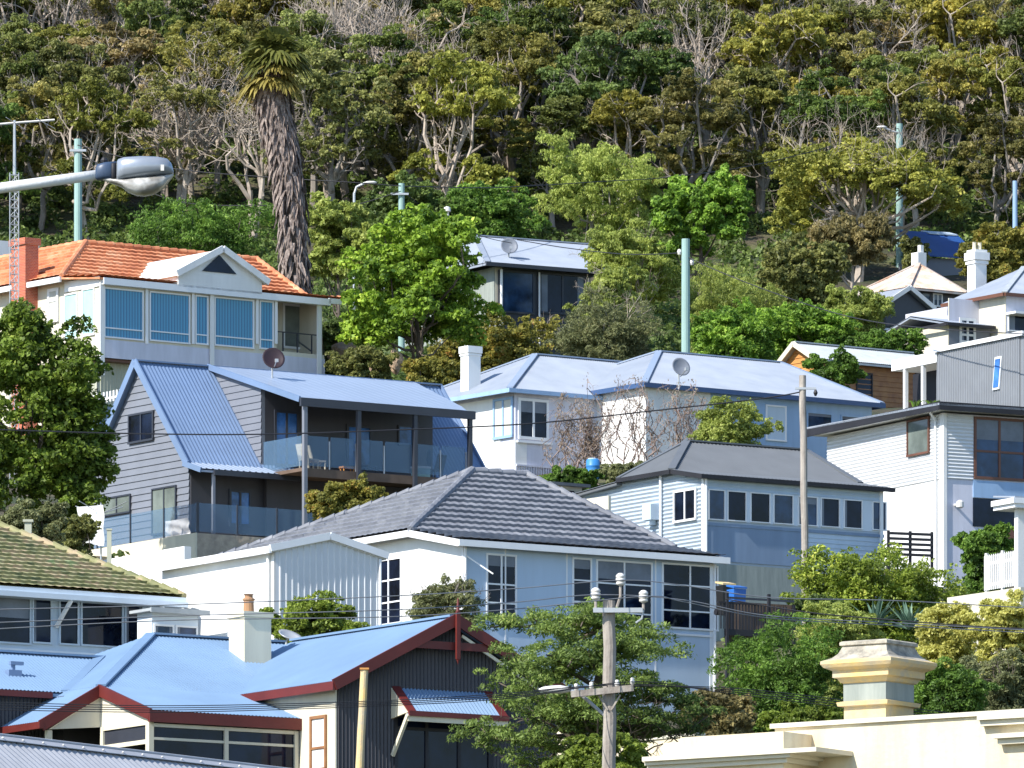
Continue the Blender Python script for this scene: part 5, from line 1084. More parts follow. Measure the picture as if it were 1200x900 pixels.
for i, (px, py) in enumerate(((675, 806), (693, 804), (723, 802), (741, 799))):
    wireline(('outer left', 'inner left', 'inner right', 'outer right')[i]+' low wire on the crossarm of the timber power pole', [(-40, 822+3*i, 172), (200, 827+2.5*i, 174), (450, 821+2*i, 176), (600, 812+2*i, 178), (px, py, 179.7), (850, 806+2*i, 181), (1050, 828+3*i, 184), (1230, 850+4*i, 186)], .008, 'wire', group=g)
wireline('dark wire crossing the shrubs at right of the charcoal house', [(850, 702, 196), (950, 718, 196), (1053, 727, 196), (1130, 733, 196), (1220, 738, 196)], .012)
# ================================================================== vegetation
def quads_mesh(name, V, m, parent=None):
    n = len(V)//4; me = bpy.data.meshes.new(name); me.vertices.add(len(V)); me.vertices.foreach_set('co', np.ascontiguousarray(V, dtype=np.float32).ravel())
    me.loops.add(4*n); me.loops.foreach_set('vertex_index', np.arange(4*n, dtype=np.int32)); me.polygons.add(n)
    me.polygons.foreach_set('loop_start', np.arange(0, 4*n, 4, dtype=np.int32))
    me.materials.append(m); me.update(calc_edges=True); me.validate()
    o = bpy.data.objects.new(name, me); COL.objects.link(o)
    if parent: o.parent = parent
    return o
def nrm(a): return a/np.maximum(np.linalg.norm(a, axis=1, keepdims=True), 1e-9)
def leaves(P, n, size, g, asp=.5, droop=0., up=.35, lo=.6, under=-.45):
    """n leaf-shaped faces round puffs P (cx,cy,cz,rx,ry,rz)"""
    P = np.asarray(P, float); a = P[:, 3]*P[:, 5]+P[:, 3]*P[:, 4]; k = g.choice(len(P), n, p=a/a.sum())
    d = nrm(g.normal(size=(n, 3))); bad = d[:, 2] < under; d[bad, 2] *= -1
    rad = lo+(1.06-lo)*g.random((n, 1))**.6
    c = P[k, :3]+d*P[k, 3:6]*rad
    N = nrm(d*.8+g.normal(size=(n, 3))*.75+np.array([0, 0, up]))
    T = g.normal(size=(n, 3)); T[:, 2] -= droop*2.2; T = nrm(T-N*(T*N).sum(1, keepdims=True)); B_ = np.cross(N, T)
    s = size*(.6+.8*g.random((n, 1))); w_ = s*asp*.5
    V = np.empty((n, 4, 3)); V[:, 0] = c-T*s*.5; V[:, 1] = c+B_*w_-T*s*.05; V[:, 2] = c+T*s*.5+N*(-.12)*s; V[:, 3] = c-B_*w_-T*s*.05
    return V.reshape(-1, 3)
def envelope(g, rx, ry, rz, n, pr, flat=.7, shape='ball', lump=.18, sub=7):
    """clumps of small puffs: uneven lobes over an ellipsoid shell, each lobe broken into tufts"""
    P = []; ph = g.random(6)*6; nl = max(5, int(n/3.2))
    for i in range(nl):
        d = g.normal(size=3); d /= np.linalg.norm(d)
        if shape in ('dome', 'umbrella') and d[2] < -.15: d[2] = abs(d[2])*(.3 if shape == 'dome' else 1)
        if shape == 'ball' and d[2] < -.75: d[2] *= -.5
        rr = (.5+.48*g.random()**.5)*(1+lump*math.sin(3*math.atan2(d[1], d[0])+ph[0])+lump*math.sin(4*d[2]+ph[1]+2*d[0]))
        R_ = pr*(.7+.8*g.random()); c = d*np.array([rx, ry, rz])*rr
        for k in range(sub):
            e = g.normal(size=3); e /= np.linalg.norm(e); e = e+d*.5; e[2] = e[2]*.75+.1; r_ = R_*(.32+.25*g.random()); q = c+e*R_*(.55+.35*g.random()); P.append((q[0], q[1], q[2], r_, r_, r_*flat))
    return np.array(P)
def limb(mb, a, b, r0, r1, g, seg=5, wob=.1, n=5):
    a = Vector(a); b = Vector(b); L_ = (b-a).length; pts = []; off = Vector((0, 0, 0)); o2 = Vector(g.normal(size=3))*wob*L_
    for i in range(seg+1):
        t = i/seg; pts.append(a.lerp(b, t)+o2*math.sin(t*math.pi)+Vector((0, 0, .18*L_*math.sin(t*math.pi)*(-1 if b.z > a.z else 1)))+(Vector(g.normal(size=3))*wob*.22*L_ if 0 < i < seg else Vector((0, 0, 0))))
    mb.tube(pts, [r0+(r1-r0)*i/seg for i in range(seg+1)], n, False); return pts
def twigs(mb, p, d, ln, r, dep, g, up=.25, spread=.75):
    p = Vector(p); d = Vector(d).normalized(); q = p; pts = [p]
    for i in range(3): d = (d+Vector(g.normal(size=3))*.22+Vector((0, 0, up*.2))).normalized(); q = q+d*ln/3; pts.append(q)
    mb.tube(pts, [r, r*.85, r*.7, r*.5], 5 if r > .03 else 3, False)
    if dep > 0:
        for k in range(3 if g.random() < .6 else 2):
            nd = (d+Vector(g.normal(size=3))*spread+Vector((0, 0, up))).normalized(); twigs(mb, pts[-1] if k < 2 else pts[2], nd, ln*(.62+.2*g.random()), r*.58, dep-1, g, up, spread)
def plant(name, label, cat, cx, cy, rx, ry, D, lm, size=.13, seed=1, asp=.55, shape='ball', pr=.3, flat=.75, droop=0., cover=2.6, bark='bark', depth=None, limbs=9, tw=0, group=None, bark_r=.05, lump=.18, extra=()):
    """one plant whose crown fills the given pixel ellipse at distance D; its stem goes down to the ground"""
    g = np.random.default_rng(seed*17+3); k = D/F; c = at(cx, cy, D); gz = ground(c.x, D); X, Z = rx*k, ry*k; Y = depth or min(X, Z*1.6)
    base = min(gz, c.z-Z*.9); t = thing(name, label, cat, (c.x, D, base), 0, group)
    prr = min(pr, Z*.6, X*.6); vol = X*Z/(prr*prr); n_ = int(min(420, max(36, vol*12)))
    P = envelope(g, max(X-prr*.6, X*.5), max(Y-prr*.6, Y*.5), max(Z-prr*.5, Z*.5), n_, prr, flat, shape, lump)
    for ex, ey, erx, ery in extra:
        e_ = at(ex, ey, D)-c; Q = envelope(g, erx*k-prr*.4, erx*k*.9, ery*k-prr*.4, int(n_*.6*erx*ery/(rx*ry))+8, prr, flat, shape, lump); Q[:, 0] += e_.x; Q[:, 2] += e_.z; P = np.vstack([P, Q])
    P[:, 2] += c.z-base
    if cat in ('shrub', 'hedge'):
        m_ = int(len(P)*.7)+10; an = g.random(m_)*6.283; q_ = g.random(m_)**.5; zz = g.random(m_)*(c.z-base)
        kx = X*.86*np.sqrt(np.clip(1-(1-zz/max(c.z-base, .1))**2*.45, .1, 1)); r_ = prr*(.6+.6*g.random(m_))
        P = np.vstack([P, np.stack([np.cos(an)*q_*(kx-prr*.4), np.sin(an)*q_*Y*.8, zz, r_, r_, r_*flat], 1)])
    # stray shoots that break the outline
    m_ = int(len(P)*.35); ii = g.integers(len(P), size=m_); S_ = P[ii].copy(); dd = nrm(S_[:, :3]-np.array([0, 0, max(c.z-base, .1)])+g.normal(size=(m_, 3))*.3); dd[:, 2] = np.abs(dd[:, 2])*.6+dd[:, 2]*.4
    S_[:, :3] += dd*S_[:, 3:4]*(.7+.7*g.random((m_, 1))); S_[:, 3:6] *= .38; P = np.vstack([P, S_])
    area = (P[:, 3]**2*4*math.pi*.35).sum(); nl = int(min(60000, 1.35*cover*area/(size*size*asp*.5)))
    quads_mesh('foliage', leaves(P, nl, size, g, asp, droop), L[lm], t)
    mb = MB(); r0 = max(bark_r, X*.05); top = Vector((0, 0, max(c.z-base-Z*.25, .2)))
    limb(mb, (0, 0, -.3), top, r0*1.3, r0*.7, g, 5, .04, 7)
    for i in g.choice(len(P), min(limbs, len(P)), replace=False): limb(mb, top*(.5+.45*g.random()), P[i, :3], r0*.55, .015, g)
    if tw:
        for i in range(tw): a = P[g.integers(len(P)), :3]; dd = Vector(a-np.array([0, 0, top.z])); twigs(mb, Vector(a)*.0+Vector(a)-dd*.3, dd.normalized()+Vector((0, 0, .3)), X*.35, .022, 3, g)
    mb.build('stem', M[bark], t); return t
# ---- forest prototypes, each a tree about 7 m tall
def forest_proto(kind, seed):
    g = np.random.default_rng(seed); nm, lm, bk, nc, pr, nl, cz = {
        'olive': ('eucalypt', 'olive', 'greybark', 6, .62, 12500, 6.2), 'gold': ('eucalypt', 'gold', 'palebark', 7, .58, 13000, 6.), 'deep': ('dense_tree', 'deep', 'greybark', 6, .62, 13000, 5.8),
        'rust': ('eucalypt', 'rust', 'palebark', 6, .5, 9500, 6.), 'thin': ('thin_crowned_tree', 'olive', 'palebark', 7, .42, 5500, 6.4), 'bare': ('bare_tree', 'rust', 'palebark', 3, .3, 500, 6.4)}[kind]
    t = thing(nm, None, None, (0, 0, 0)); cs = []; P = []
    for i in range(nc):
        a = i*2.4+g.random(); rr = 1.75*math.sqrt((i+.3)/nc); c = np.array([math.cos(a)*rr, math.sin(a)*rr, cz+1.5-rr*.75+g.normal()*.45]); cs.append(c)
        Q = envelope(g, 1.05+.3*g.random(), 1.05, .62+.3*g.random(), 26 if kind != 'bare' else 8, pr*.8, .65, 'dome', .3, 6); Q[:, :3] += c; P.append(Q)
    for i in range(4 if kind != 'bare' else 1):
        a = i*1.6+g.random(); rr = 1.3+.7*g.random(); c = np.array([math.cos(a)*rr, math.sin(a)*rr, cz-1.5-1.6*g.random()]); Q = envelope(g, .95, .9, .6, 15 if kind != 'thin' else 7, pr*.75, .65, 'ball', .3, 6); Q[:, :3] += c; P.append(Q)
    P = np.vstack(P); nl = int(nl*1.75); quads_mesh('crown', leaves(P, nl, .165, g, .55, .2), L[lm], t)
    mb = MB(); n_ = 1 if kind in ('olive', 'deep') else 2; tps = []
    for s in range(n_):
        b = Vector((s*.7-.3, 0, -1.2)); th = 2.6+.9*g.random(); tp = Vector((g.normal()*.5+s*.5, g.normal()*.3, th)); limb(mb, b, tp, .2, .13, g, 6, .05, 7); tps.append(tp)
    for c in cs:
        tp = tps[g.integers(len(tps))]; pts = limb(mb, tp-Vector((0, 0, .9*g.random())), c-np.array([0, 0, .25]), .12, .05, g, 6, .12)
        for q in (2, 4, 5, 6, 6): twigs(mb, pts[q], (Vector(c)-tp).normalized()+Vector(g.normal(size=3))*.8+Vector((0, 0, .2)), .75, .04, 2, g, .3)
    if kind in ('bare', 'thin', 'rust'):
        for i in range({'bare': 11, 'thin': 6, 'rust': 3}[kind]): a = 2*math.pi*g.random(); twigs(mb, tps[0], (math.cos(a), math.sin(a), 1.0+g.random()), 1.75, .09, 4, g, .25, .6)
    mb.build('trunk', M[bk], t, False); return t
PRO = {k: [forest_proto(k, 31*i+s) for s in range(2 if k in ('rust', 'deep') else 3)] for i, k in enumerate(('olive', 'gold', 'deep', 'rust', 'thin', 'bare'))}
USED = set(); PUT = []
KINDW = {'olive': 'olive-green eucalypt', 'gold': 'yellow-green eucalypt', 'deep': 'dark green dense tree', 'rust': 'brown-tinged eucalypt', 'thin': 'thin-crowned grey-green tree', 'bare': 'bare pale-branched tree'}
def put(kind, px, py_base, D, sc_=1., tint=(1, 1, 1), label=None):
    g = random.Random(px*13+D*7); proto = g.choice(PRO[kind]); x = (px-CX)/F*D; gz = ground(x, D)
    if proto.name in USED:
        r_ = proto.copy(); COL.objects.link(r_)
        for ch in list(proto.children): c = ch.copy(); COL.objects.link(c); c.parent = r_
    else: r_ = proto; USED.add(proto.name)
    r_.location = (x, D, gz-.3); r_.rotation_euler = (0, 0, g.uniform(0, 6.28)); s = sc_; r_.scale = (s*g.uniform(.9, 1.1), s*g.uniform(.9, 1.1), s*g.uniform(.92, 1.12))
    for ch in r_.children: ch.color = (*tint, 1) if ch.name.startswith('crown') else (1, 1, 1, 1)
    ycrown = YH-(gz+6.2*s)/D*F
    hx = [(90, 'above the radio mast'), (205, 'above the large street lamp'), (275, 'left of the palm'), (350, 'behind the palm'), (440, 'right of the palm'), (545, 'above the bright green tree'), (640, 'above the upper house'),
          (720, 'above the feathery tree'), (800, 'above the tall teal pole'), (890, 'left of the domed tree'), (1010, 'above the domed tree'), (1100, 'by the lamp pole'), (9999, 'near the right edge')]
    w_ = next(b for a, b in hx if px < a); v = 'at the top edge' if ycrown < 25 else 'high in the forest' if ycrown < 90 else 'midway up the slope' if ycrown < 160 else 'low in the forest' if ycrown < 230 else 'at the forest foot'
    lab = label or (KINDW[kind]+' '+v+', '+w_); r_['label'] = lab; r_['category'] = 'tree'; r_['group'] = 'hillside forest trees' if label else KINDW[kind]+'s of the hillside forest'; PUT.append((r_, px))
    return r_
rf = random.Random(11); D = 484.; row = 0
while D < 548:
    px = -130+(row % 2)*50
    while px < 1400:
        q = px+rf.uniform(-22, 22); yc = YH-(ground(0, D)+4.8)/D*F
        wts = {'olive': 44, 'gold': 22, 'deep': 16, 'rust': 7, 'thin': 7, 'bare': 3}
        if q < 330 and yc > 40: wts.update(thin=20, bare=5, rust=9, gold=14)
        if 640 < q < 900: wts.update(rust=17, bare=3, gold=16)
        if q > 900: wts.update(gold=26, deep=18)
        if yc < 60: wts.update(gold=34, olive=40, bare=0, thin=5)
        k = rf.choices(list(wts), list(wts.values()))[0]; b_ = rf.uniform(.8, 1.35); tint = (b_*rf.uniform(.9, 1.15), b_, b_*rf.uniform(.8, 1.1))
        put(k, q, 0, D+rf.uniform(-2.2, 2.2), rf.uniform(.78, 1.12), tint); px += 86
    D += 5.2; row += 1
# landmark trees of the forest
put('bare', 398, 0, 492, 1.35, label='tall pale bare tree with many upright stems right of the palm crown')
put('bare', 425, 0, 497, 1.2, label='second pale bare-stemmed tree, behind the first right of the palm')
put('bare', 757, 0, 503, 1.25, label='pale twisted dead-topped tree high above the tall teal pole')
put('bare', 838, 0, 500, 1.3, label='grey bare tree with arching limbs left above the domed tree')
put('bare', 70, 0, 505, 1.05, label='bleached twiggy tree above the T-shaped aerial')
put('thin', 980, 0, 500, 1.1, label='pinkish-twigged sparse tree directly behind the domed tree')
by = {}
for o, px in PUT: by.setdefault(o['label'], []).append((px, o))
for lab, ls in by.items():
    if len(ls) > 1:
        ls.sort(key=lambda q: q[0])
        nm_ = ['left one', 'right one'] if len(ls) == 2 else [w_+' from left' for w_ in ('first', 'second', 'third', 'fourth', 'fifth', 'sixth', 'seventh', 'eighth', 'ninth', 'tenth', 'eleventh', 'twelfth', 'thirteenth', 'fourteenth', 'fifteenth', 'sixteenth', 'seventeenth', 'eighteenth', 'nineteenth', 'twentieth')]
        for (px, o), w_ in zip(ls, nm_): o['label'] = lab+', '+w_
# leafy undergrowth on the forest floor
def undergrowth():
    g = np.random.default_rng(5); n = 4200; P = []
    for i in range(n):
        D_ = g.uniform(400, 540) if i % 5 else g.uniform(290, 400); x = g.uniform(-.056, .056)*D_; r_ = g.uniform(.4, 1.1) if D_ > 412 else g.uniform(.22, .45); q = x/D_*F+CX
        if (q > 960 and 398 < D_ < 478) or (535 < q < 725 and 415 < D_ < 445) or (q > 900 and 375 < D_ < 412) or (q < 420 and 365 < D_ < 405): continue
        P.append((x, D_, ground(x, D_)+r_*.2, r_, r_, r_*.7))
    o = quads_mesh('undergrowth', leaves(P, 330000, .24, g, .6), L['deep']); tag(o, 'dark leafy undergrowth covering the ground between the trees', 'undergrowth', kind='stuff')
undergrowth()
# ---- single plants
pl = plant
pl('broadleaf_tree', 'big glossy broad-leaved tree at the left edge beside the lapboard gable', 'tree', 35, 480, 86, 105, 343, 'glossy', .17, 1, .62, pr=.5, cover=2.4, extra=((12, 395, 45, 42), (70, 450, 52, 50), (85, 520, 40, 60), (30, 560, 75, 50), (88, 555, 34, 45), (70, 590, 45, 34), (98, 520, 26, 50)))
pl('bright_tree', 'rounded bright green tree with dark trunk in the middle left', 'tree', 487, 335, 76, 82, 391, 'bright', .17, 2, .62, pr=.5, cover=2.3, limbs=16, bark_r=.12, extra=((450, 390, 42, 45), (525, 375, 40, 45), (478, 282, 42, 32)))
pl('photinia_hedge', 'russet and green hedge between the bright tree and the square chimney', 'hedge', 580, 412, 76, 46, 398, 'photinia', .14, 3, cover=2.4)
pl('photinia_shrub', 'small golden-green and orange shrub under the balcony', 'shrub', 409, 592, 47, 26, 334, 'photinia', .11, 4, cover=2.6, pr=.22)
pl('grey_shrub', 'soft grey-green shrub below the upper middle house', 'shrub', 705, 392, 62, 40, 405, 'greygreen', .13, 5, .3, droop=.2, tw=8, bark='palebark')
pl('feathery_tree', 'large feathery yellow-green tree above the upper middle house roof', 'tree', 697, 232, 68, 62, 458, 'feather', .14, 6, .35, droop=.9, pr=.5, extra=((735, 275, 42, 45),), bark='greybark')
pl('weeping_tree', 'loose drooping olive tree right of the upper middle house', 'tree', 738, 315, 50, 55, 428, 'feather', .12, 7, .35, droop=1., pr=.4, tw=8, bark='palebark')
pl('bright_tree', 'vivid green tree left of the domed tree', 'tree', 822, 252, 52, 46, 455, 'bright', .18, 8, pr=.45, extra=((800, 290, 32, 25),))
pl('weeping_shrub', 'rounded drooping shrub just right of the tall teal pole', 'shrub', 852, 356, 58, 42, 428, 'feather', .12, 9, .3, droop=1.1, pr=.4)
pl('bright_shrub', 'vivid green bush behind the cottage ridge, beside the tall teal pole', 'shrub', 862, 388, 54, 32, 410, 'bright', .13, 10)
pl('bright_shrub', 'vivid green bush left of the orange board gable', 'shrub', 948, 386, 60, 28, 413, 'bright', .13, 11)
pl('hedge_shrub', 'low dark trimmed hedge below the rust-streaked roof', 'hedge', 1040, 400, 48, 12, 408, 'hedge', .1, 12, pr=.2)
pl('domed_tree', 'wide domed yellow-green tree with pale spreading branches, right', 'tree', 1005, 225, 100, 58, 473, 'gold', .17, 13, shape='umbrella', pr=.5, bark='palebark', limbs=34, tw=34, bark_r=.14, cover=2.2, extra=((930, 275, 30, 55), (1090, 240, 30, 38)))
pl('brown_shrub', 'brown-tinged drooping tree in front of the domed tree', 'tree', 998, 290, 50, 36, 455, 'rust', .18, 14, .35, droop=.8, pr=.4, bark='palebark', tw=8)
pl('olive_shrub', 'olive bush left of the rust-streaked roof', 'shrub', 935, 320, 46, 38, 448, 'olive', .18, 15, pr=.4, bark='palebark')
pl('olive_shrub', 'loose green bush in front of the rust-streaked roof', 'shrub', 1002, 366, 44, 28, 432, 'feather', .15, 16, .4, pr=.35)
pl('brown_shrub', 'russet bush behind the tall white chimney', 'shrub', 1170, 300, 40, 34, 470, 'photinia', .17, 17, pr=.35)
pl('olive_shrub', 'olive bush beside the blue iron roof', 'shrub', 1072, 292, 14, 12, 472, 'olive', .17, 18, pr=.3)
pl('green_shrub', 'wide mid-green bush behind the terracotta roof', 'shrub', 225, 274, 86, 36, 428, 'hedge', .14, 19, .4, droop=.3, pr=.35, extra=((290, 268, 40, 30),))
pl('olive_tree', 'olive green tree between the palm trunk and the bright tree', 'tree', 395, 285, 40, 62, 418, 'feather', .17, 20, .45, pr=.4)
pl('dark_shrub', 'dark green bush behind the short teal pole', 'shrub', 475, 250, 56, 34, 446, 'deep', .18, 21, pr=.4)
pl('green_shrub', 'mid-green bush above the left end of the upper house roof', 'shrub', 570, 248, 58, 36, 446, 'hedge', .16, 22, .5, pr=.35)
pl('small_tree', 'small leafy tree in front of the timber house', 'tree', 975, 438, 34, 22, 393, 'hedge', .12, 23, pr=.3)
pl('olive_shrub', 'clipped pale olive bush before the blue cottage wall', 'shrub', 858, 500, 46, 28, 366, 'feather', .09, 24, pr=.25, cover=3)
pl('ground_shrub', 'low scrubby plants left of the verandah post', 'shrub', 35, 612, 48, 18, 325, 'greygreen', .1, 25, pr=.22)
pl('ground_shrub', 'low green hedge at the foot of the big left tree', 'shrub', 85, 622, 30, 16, 329, 'olive', .1, 26, pr=.2)
pl('leafy_shrub', 'green leafy shrub between the square chimney pot and the ribbed gable', 'shrub', 372, 730, 56, 26, 276, 'glossy', .1, 27, pr=.22, cover=2.8)
pl('grey_shrub', 'thin grey-leaved shrub against the white wall behind the red gable', 'shrub', 523, 716, 42, 32, 283, 'greygreen', .1, 28, .3, pr=.22, tw=16, bark='greybark', cover=1.4, limbs=14)
pl('rounded_shrub', 'large rounded green shrub below the sunroom house, centre right', 'shrub', 1018, 684, 88, 44, 316, 'glossy', .11, 29, pr=.32, cover=2.8, extra=((945, 690, 28, 24), (1085, 695, 52, 34), (1120, 715, 40, 26)))
pl('leafy_shrub', 'dark leafy shrub against the lavender wall by the picket fence', 'shrub', 1156, 643, 32, 25, 331, 'hedge', .12, 30, pr=.22)
pl('yellow_shrub', 'pale yellow-leaved shrub behind the stepped masonry chimney', 'shrub', 1112, 745, 40, 40, 294, 'yellow', .1, 31, pr=.22, cover=2.6, extra=((1150, 725, 30, 22),))
pl('yellow_shrub', 'yellow shrub at the right edge under the picket fence', 'shrub', 1180, 735, 40, 34, 292, 'yellow', .1, 32, pr=.22, cover=2.)
pl('dark_shrub', 'big dark green shrub left of the stepped masonry chimney', 'shrub', 912, 785, 68, 62, 276, 'hedge', .11, 33, .35, pr=.3, cover=2.8, extra=((960, 800, 40, 40),))
pl('olive_shrub', 'soft olive shrub behind the top of the stepped chimney', 'shrub', 985, 745, 52, 34, 290, 'feather', .11, 34, .35, pr=.25)
pl('ferny_shrub', 'bright ferny shrub right of the stepped chimney', 'shrub', 1110, 812, 48, 28, 262, 'hedge', .11, 35, .3, pr=.25, cover=2.8)
pl('grey_shrub', 'brown-grey shrub at the lower right edge above the parapet', 'shrub', 1180, 800, 42, 36, 266, 'greygreen', .1, 36, .4, pr=.25, tw=8)
pl('brown_shrub', 'brownish shrub at the foot of the charcoal tiled house front', 'shrub', 840, 838, 46, 30, 262, 'rust', .11, 37, pr=.22)
pl('leafy_shrub', 'yellow-green leafy shrub low behind the parapet', 'shrub', 950, 842, 46, 18, 256, 'glossy', .1, 38, pr=.2)
pl('leafy_shrub', 'leafy shrub at the foot of the power pole', 'shrub', 705, 895, 58, 28, 210, 'glossy', .1, 39, pr=.22)
pl('ground_shrub', 'low plants beneath the bright tree', 'shrub', 425, 425, 40, 14, 389, 'olive', .12, 40, pr=.22)
pl('ground_shrub', 'dark low plants right of the bright tree trunk', 'shrub', 505, 432, 34, 12, 388, 'photinia', .12, 41, pr=.22)
pl('green_shrub', 'small shrub in shade right of the cream house verandah', 'shrub', 395, 390, 22, 20, 398, 'deep', .13, 42, pr=.25)
pl('dark_shrub', 'dark shrub wedged between the deck and the rounded shrub', 'shrub', 960, 715, 30, 16, 303, 'deep', .1, 43, pr=.2)
pl('green_shrub', 'green bush left of the upper middle house', 'shrub', 590, 345, 20, 20, 425, 'photinia', .12, 44, pr=.2) if 0 else None
pl('olive_shrub', 'loose bush covering the right end of the upper house roof', 'shrub', 712, 352, 34, 30, 420, 'feather', .15, 45, .35, droop=.8, pr=.3)
pl('ground_shrub', 'small green plants around the blue drum', 'shrub', 668, 562, 36, 12, 362, 'hedge', .09, 46, pr=.16)
pl('ground_shrub', 'straggly plants under the sparse creeper', 'shrub', 742, 556, 34, 12, 360, 'greygreen', .09, 47, pr=.16)
# agave
def agave(px, py, D, s, seed):
    g = np.random.default_rng(seed); p = at(px, py, D); t = thing('agave', 'blue-green spiky agave beneath the rounded shrub, '+('left one' if px < 1040 else 'right one'), 'agave', p); mb = MB()
    for i in range(34):
        a = g.random()*6.28; e_ = .2+g.random()*1.1; L_ = s*(.8+.4*g.random()); d = Vector((math.cos(a)*math.cos(e_), math.sin(a)*math.cos(e_), math.sin(e_))); sd_ = Vector((-math.sin(a), math.cos(a), 0))*.06
        q = d*L_; m1 = d*L_*.5+Vector((0, 0, .06)); mb.add([-sd_*.7, sd_*.7, m1+sd_, q, m1-sd_], [(0, 1, 2, 3, 4)])
    mb.build('leaves', L['agave'], t)
L['agave'] = leafmat('leaf_agave', (.06, .12, .08), (.16, .26, .18), tr=.1)
agave(1025, 735, 301, .95, 1); agave(1065, 738, 300, .85, 2)
# conifer in front of the white charcoal-roofed house
def conifer():
    D = 214; g = np.random.default_rng(77); k = D/F; t0 = at(706, 900, D); gz = ground(t0.x, D); t = thing('conifer', 'layered dark green conifer with twisted branches behind the power pole', 'tree', (t0.x, D, gz))
    Xp = lambda px: (px-706)*k
    Zp = lambda py: (YH-py)*k-gz
    mb = MB(); tr = [(0, 0, -.5), (.1, 0, Zp(880)), (-.15, 0, Zp(820)), (.05, 0, Zp(765)), (0, 0, Zp(725))]; mb.tube(tr, [.2, .17, .13, .08, .03], 8)
    P = []
    ends = [(575, 735, 0), (600, 760, .6), (625, 728, -.6), (650, 722, .5), (680, 740, -1), (705, 722, 0), (735, 728, .4), (765, 742, -.5), (768, 762, .7), (740, 765, -1.2), (615, 790, -1.1), (585, 800, .1), (640, 775, -1.4), (665, 790, -1.6),
            (560, 848, .0), (545, 852, .7), (580, 855, -.5), (605, 835, -1.4), (615, 868, -1.2), (640, 845, -1.8), (670, 835, -1.9), (700, 850, -1.9), (745, 800, -1.2), (770, 815, -.8), (800, 820, 0), (815, 830, .5), (790, 838, -.9), (750, 850, -1.5), (830, 838, .2), (690, 770, -1.4), (720, 800, -1.7), (655, 815, -1.9), (770, 855, -.5), (620, 810, -1)]
    for ex, ey, dy in ends:
        e_ = np.array([Xp(ex), dy, Zp(ey)]); st = np.array([Xp(706)+.0, 0, max(min(e_[2]-.15+.3*g.random(), Zp(730)), Zp(880))])
        pts = limb(mb, st, e_, .06, .015, g, 6, .09, 5)
        for q in range(2, 7):
            for s in range(4 if q > 2 else 2):
                c = np.array(pts[q])+g.normal(size=3)*[.24, .24, .11]; r_ = .1+.13*g.random(); P.append((*c, r_*1.45, r_*1.3, r_*.75))
    P = np.array(P); quads_mesh('foliage', leaves(P, 52000, .1, g, .32, .25, .6, .3), L['pine'], t)
    for i in range(14): a = g.random()*6.28; twigs(mb, (g.normal()*.3, 0, Zp(850)), (math.cos(a), math.sin(a)*.5, -.1), .9, .035, 3, g, .02, .8)
    mb.build('trunk', M['bark'], t)
conifer()
# palm
def palm():
    D = 402; g = np.random.default_rng(9); k = D/F; b = at(345, 330, D); gz = ground(b.x, D); t = thing('palm_tree', 'tall fan palm with shaggy dead-frond skirt round its trunk, rising behind the terracotta roof', 'palm', (b.x, D, gz))
    Xp = lambda px: (px-345)*k
    Zp = lambda py: (YH-py)*k-gz
    cl = [(345, 420, .46), (346, 320, .48), (343, 250, .5), (336, 190, .53), (328, 150, .54), (321, 115, .56), (319, 90, .5), (320, 70, .2)]
    ax = [Vector((Xp(a), 0, Zp(b_))) for a, b_, r_ in cl]; rs = [r_ for _, _, r_ in cl]
    mb = MB(); mb.tube([ax[0]-Vector((0, 0, 1))]+ax, [.4]+[r_*.72 for r_ in rs], 14); mb.build('trunk', M['bark'], t)
    def axp(s): s = min(max(s, 0), .9999)*(len(ax)-1); i = int(s); return ax[i].lerp(ax[i+1], s-i), rs[i]+(rs[i+1]-rs[i])*(s-i)
    mb = MB()
    for i in range(1500):
        s = .05+.85*g.random(); c, r_ = axp(s); a = g.random()*6.28; rr = r_*(.72+.38*g.random()); o = c+Vector((math.cos(a)*rr, math.sin(a)*rr, 0)); L_ = .5+.5*g.random(); w_ = .05+.06*g.random()
        sd_ = Vector((-math.sin(a), math.cos(a), 0))*w_; dn = Vector((math.cos(a)*.16+g.normal()*.12, math.sin(a)*.16+g.normal()*.12, -1))*L_; out = Vector((math.cos(a), math.sin(a), 0))*.06
        mb.add([o-sd_, o+sd_, o+dn*.55+out+sd_*.9, o+dn, o+dn*.55+out-sd_*.9], [(0, 1, 2, 3, 4)])
    mb.build('frond_skirt', M['palmskirt'], t)
    def fan(mb, c, d, L_, g):
        d = d.normalized(); sd_ = d.cross(Vector((0, 0, 1))).normalized(); up = sd_.cross(d); pl_ = L_*.45; h = c+d*pl_; mb.bar(c, h, .04, .03)
        for j in range(17):
            a = R(-78+156*j/16); q = (d*math.cos(a)+sd_*math.sin(a)+up*.12*g.normal()).normalized(); l_ = L_*.75*(.75+.25*math.cos(a)); tip = h+q*l_+Vector((0, 0, -.36*l_*l_)); m_ = h+q*l_*.55; w_ = (q.cross(up)).normalized()*.085
            mb.add([h, m_+w_, tip, m_-w_], [(0, 1, 2, 3)])
    top = ax[-1]-Vector((0, 0, .25)); mb = MB()
    for i in range(34): a = g.random()*6.28; e_ = R(-22+g.random()*104); fan(mb, top+Vector((0, 0, .3*g.random())), Vector((math.cos(a)*math.cos(e_), math.sin(a)*math.cos(e_), math.sin(e_))), 1.15+.5*g.random(), g)
    mb.build('green_fronds', L['palm'], t); mb = MB()
    for i in range(19): a = g.random()*6.28; e_ = R(-55+g.random()*62); fan(mb, top-Vector((0, 0, -.05+.8*g.random())), Vector((math.cos(a)*math.cos(e_), math.sin(a)*math.cos(e_), math.sin(e_))), 1.15+.3*g.random(), g)
    mb.build('golden_fronds', L['palmgold'], t)
palm()
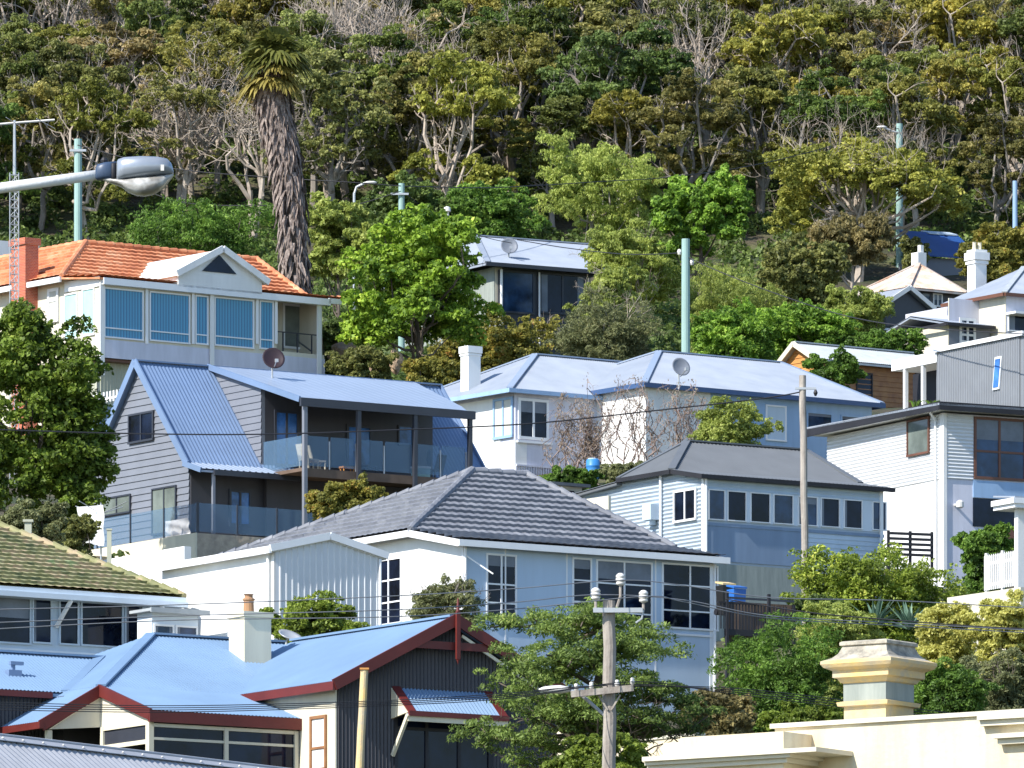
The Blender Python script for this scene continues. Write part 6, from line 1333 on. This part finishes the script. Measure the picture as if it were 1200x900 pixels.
# creeper on the white cottage
def creeper(label, px0, px1, py0, py1, D, seed, nst=26, nl=2600):
    g = np.random.default_rng(seed); k = D/F; c = at((px0+px1)/2, py1, D); t = thing('creeper', label, 'creeper', c); W_ = (px1-px0)*k; H_ = (py1-py0)*k; mb = MB(); P = []
    for i in range(nst):
        x = g.uniform(-W_/2, W_/2); z0 = g.uniform(0, H_*.3); z1 = H_*g.uniform(.7, 1.05); pts = []
        for j in range(9): q = j/8; pts.append((x+.22*math.sin(q*5+i)+.1*g.normal()+(.35*math.sin(i*2.))*q, .12*g.normal(), z0+(z1-z0)*q))
        mb.tube(pts, [.028-.018*j/8 for j in range(9)], 4, False)
        for j in range(2, 9):
            P.append((*pts[j], .16, .12, .2))
            if g.random() < .5: twigs(mb, pts[j], (g.normal(), g.normal()*.3, -.6), .4, .012, 1, g, -.5)
    quads_mesh('leaves', leaves(P, nl, .09, g, .45, 1.2), L['twig'], t); mb.build('vines', M['redbark'], t)
creeper('dense dry reddish creeper hanging beside the square cottage window', 648, 702, 470, 575, 371, 1, 26, 3600)
creeper('sparse dry creeper twigs spreading over the white rendered wall', 706, 822, 448, 560, 370, 2, 34, 2600)
# low grey roof and pale panels in the gap
h = House('low_shed', 'low shed with flat grey roof below the creeper, left of the dark grey roof', 603, 335, 36, 590, 'shed'); u = h.U(690); z = h.Zv(603, 561)
mb = MB(); mb.box(-.2, u, -.1, 4, z-.1, z); h.p('roof', mb, 'greysteel'); mb = MB(); mb.box(0, u-.2, .1, 3.9, -2, z-.101); h.p('wall', mb, 'palecream'); h.win(652, 672, 574, 582, off=.1, fm='dark', fw=.03)
h = House('pale_box', 'small pale cream panel wall between the charcoal tiled ridge and corrugated wall', 713, 322, 36, 620, 'wall'); mb = MB(); mb.box(0, .1, 0, h.V(676, 0), -1, h.Zu(712, 581, 0)); h.p('masonry', mb, 'palecream')

# crown tints: the leaves' own colour differs from plant to plant
TINT = {'big glossy': (.7, .78, .7), 'wide domed': (1.3, 1.32, 1.2), 'large feathery': (1.2, 1.2, 1.2), 'rounded bright green': (1.15, 1.05, .9), 'large rounded green': (1.12, 1.1, 1), 'loose drooping': (1.12, 1.12, 1.1)}
for o in list(COL.objects):
    for k_, v_ in TINT.items():
        if str(o.get('label', '')).startswith(k_):
            for ch in o.children:
                if ch.name.startswith('foliage'): ch.color = (*v_, 1)
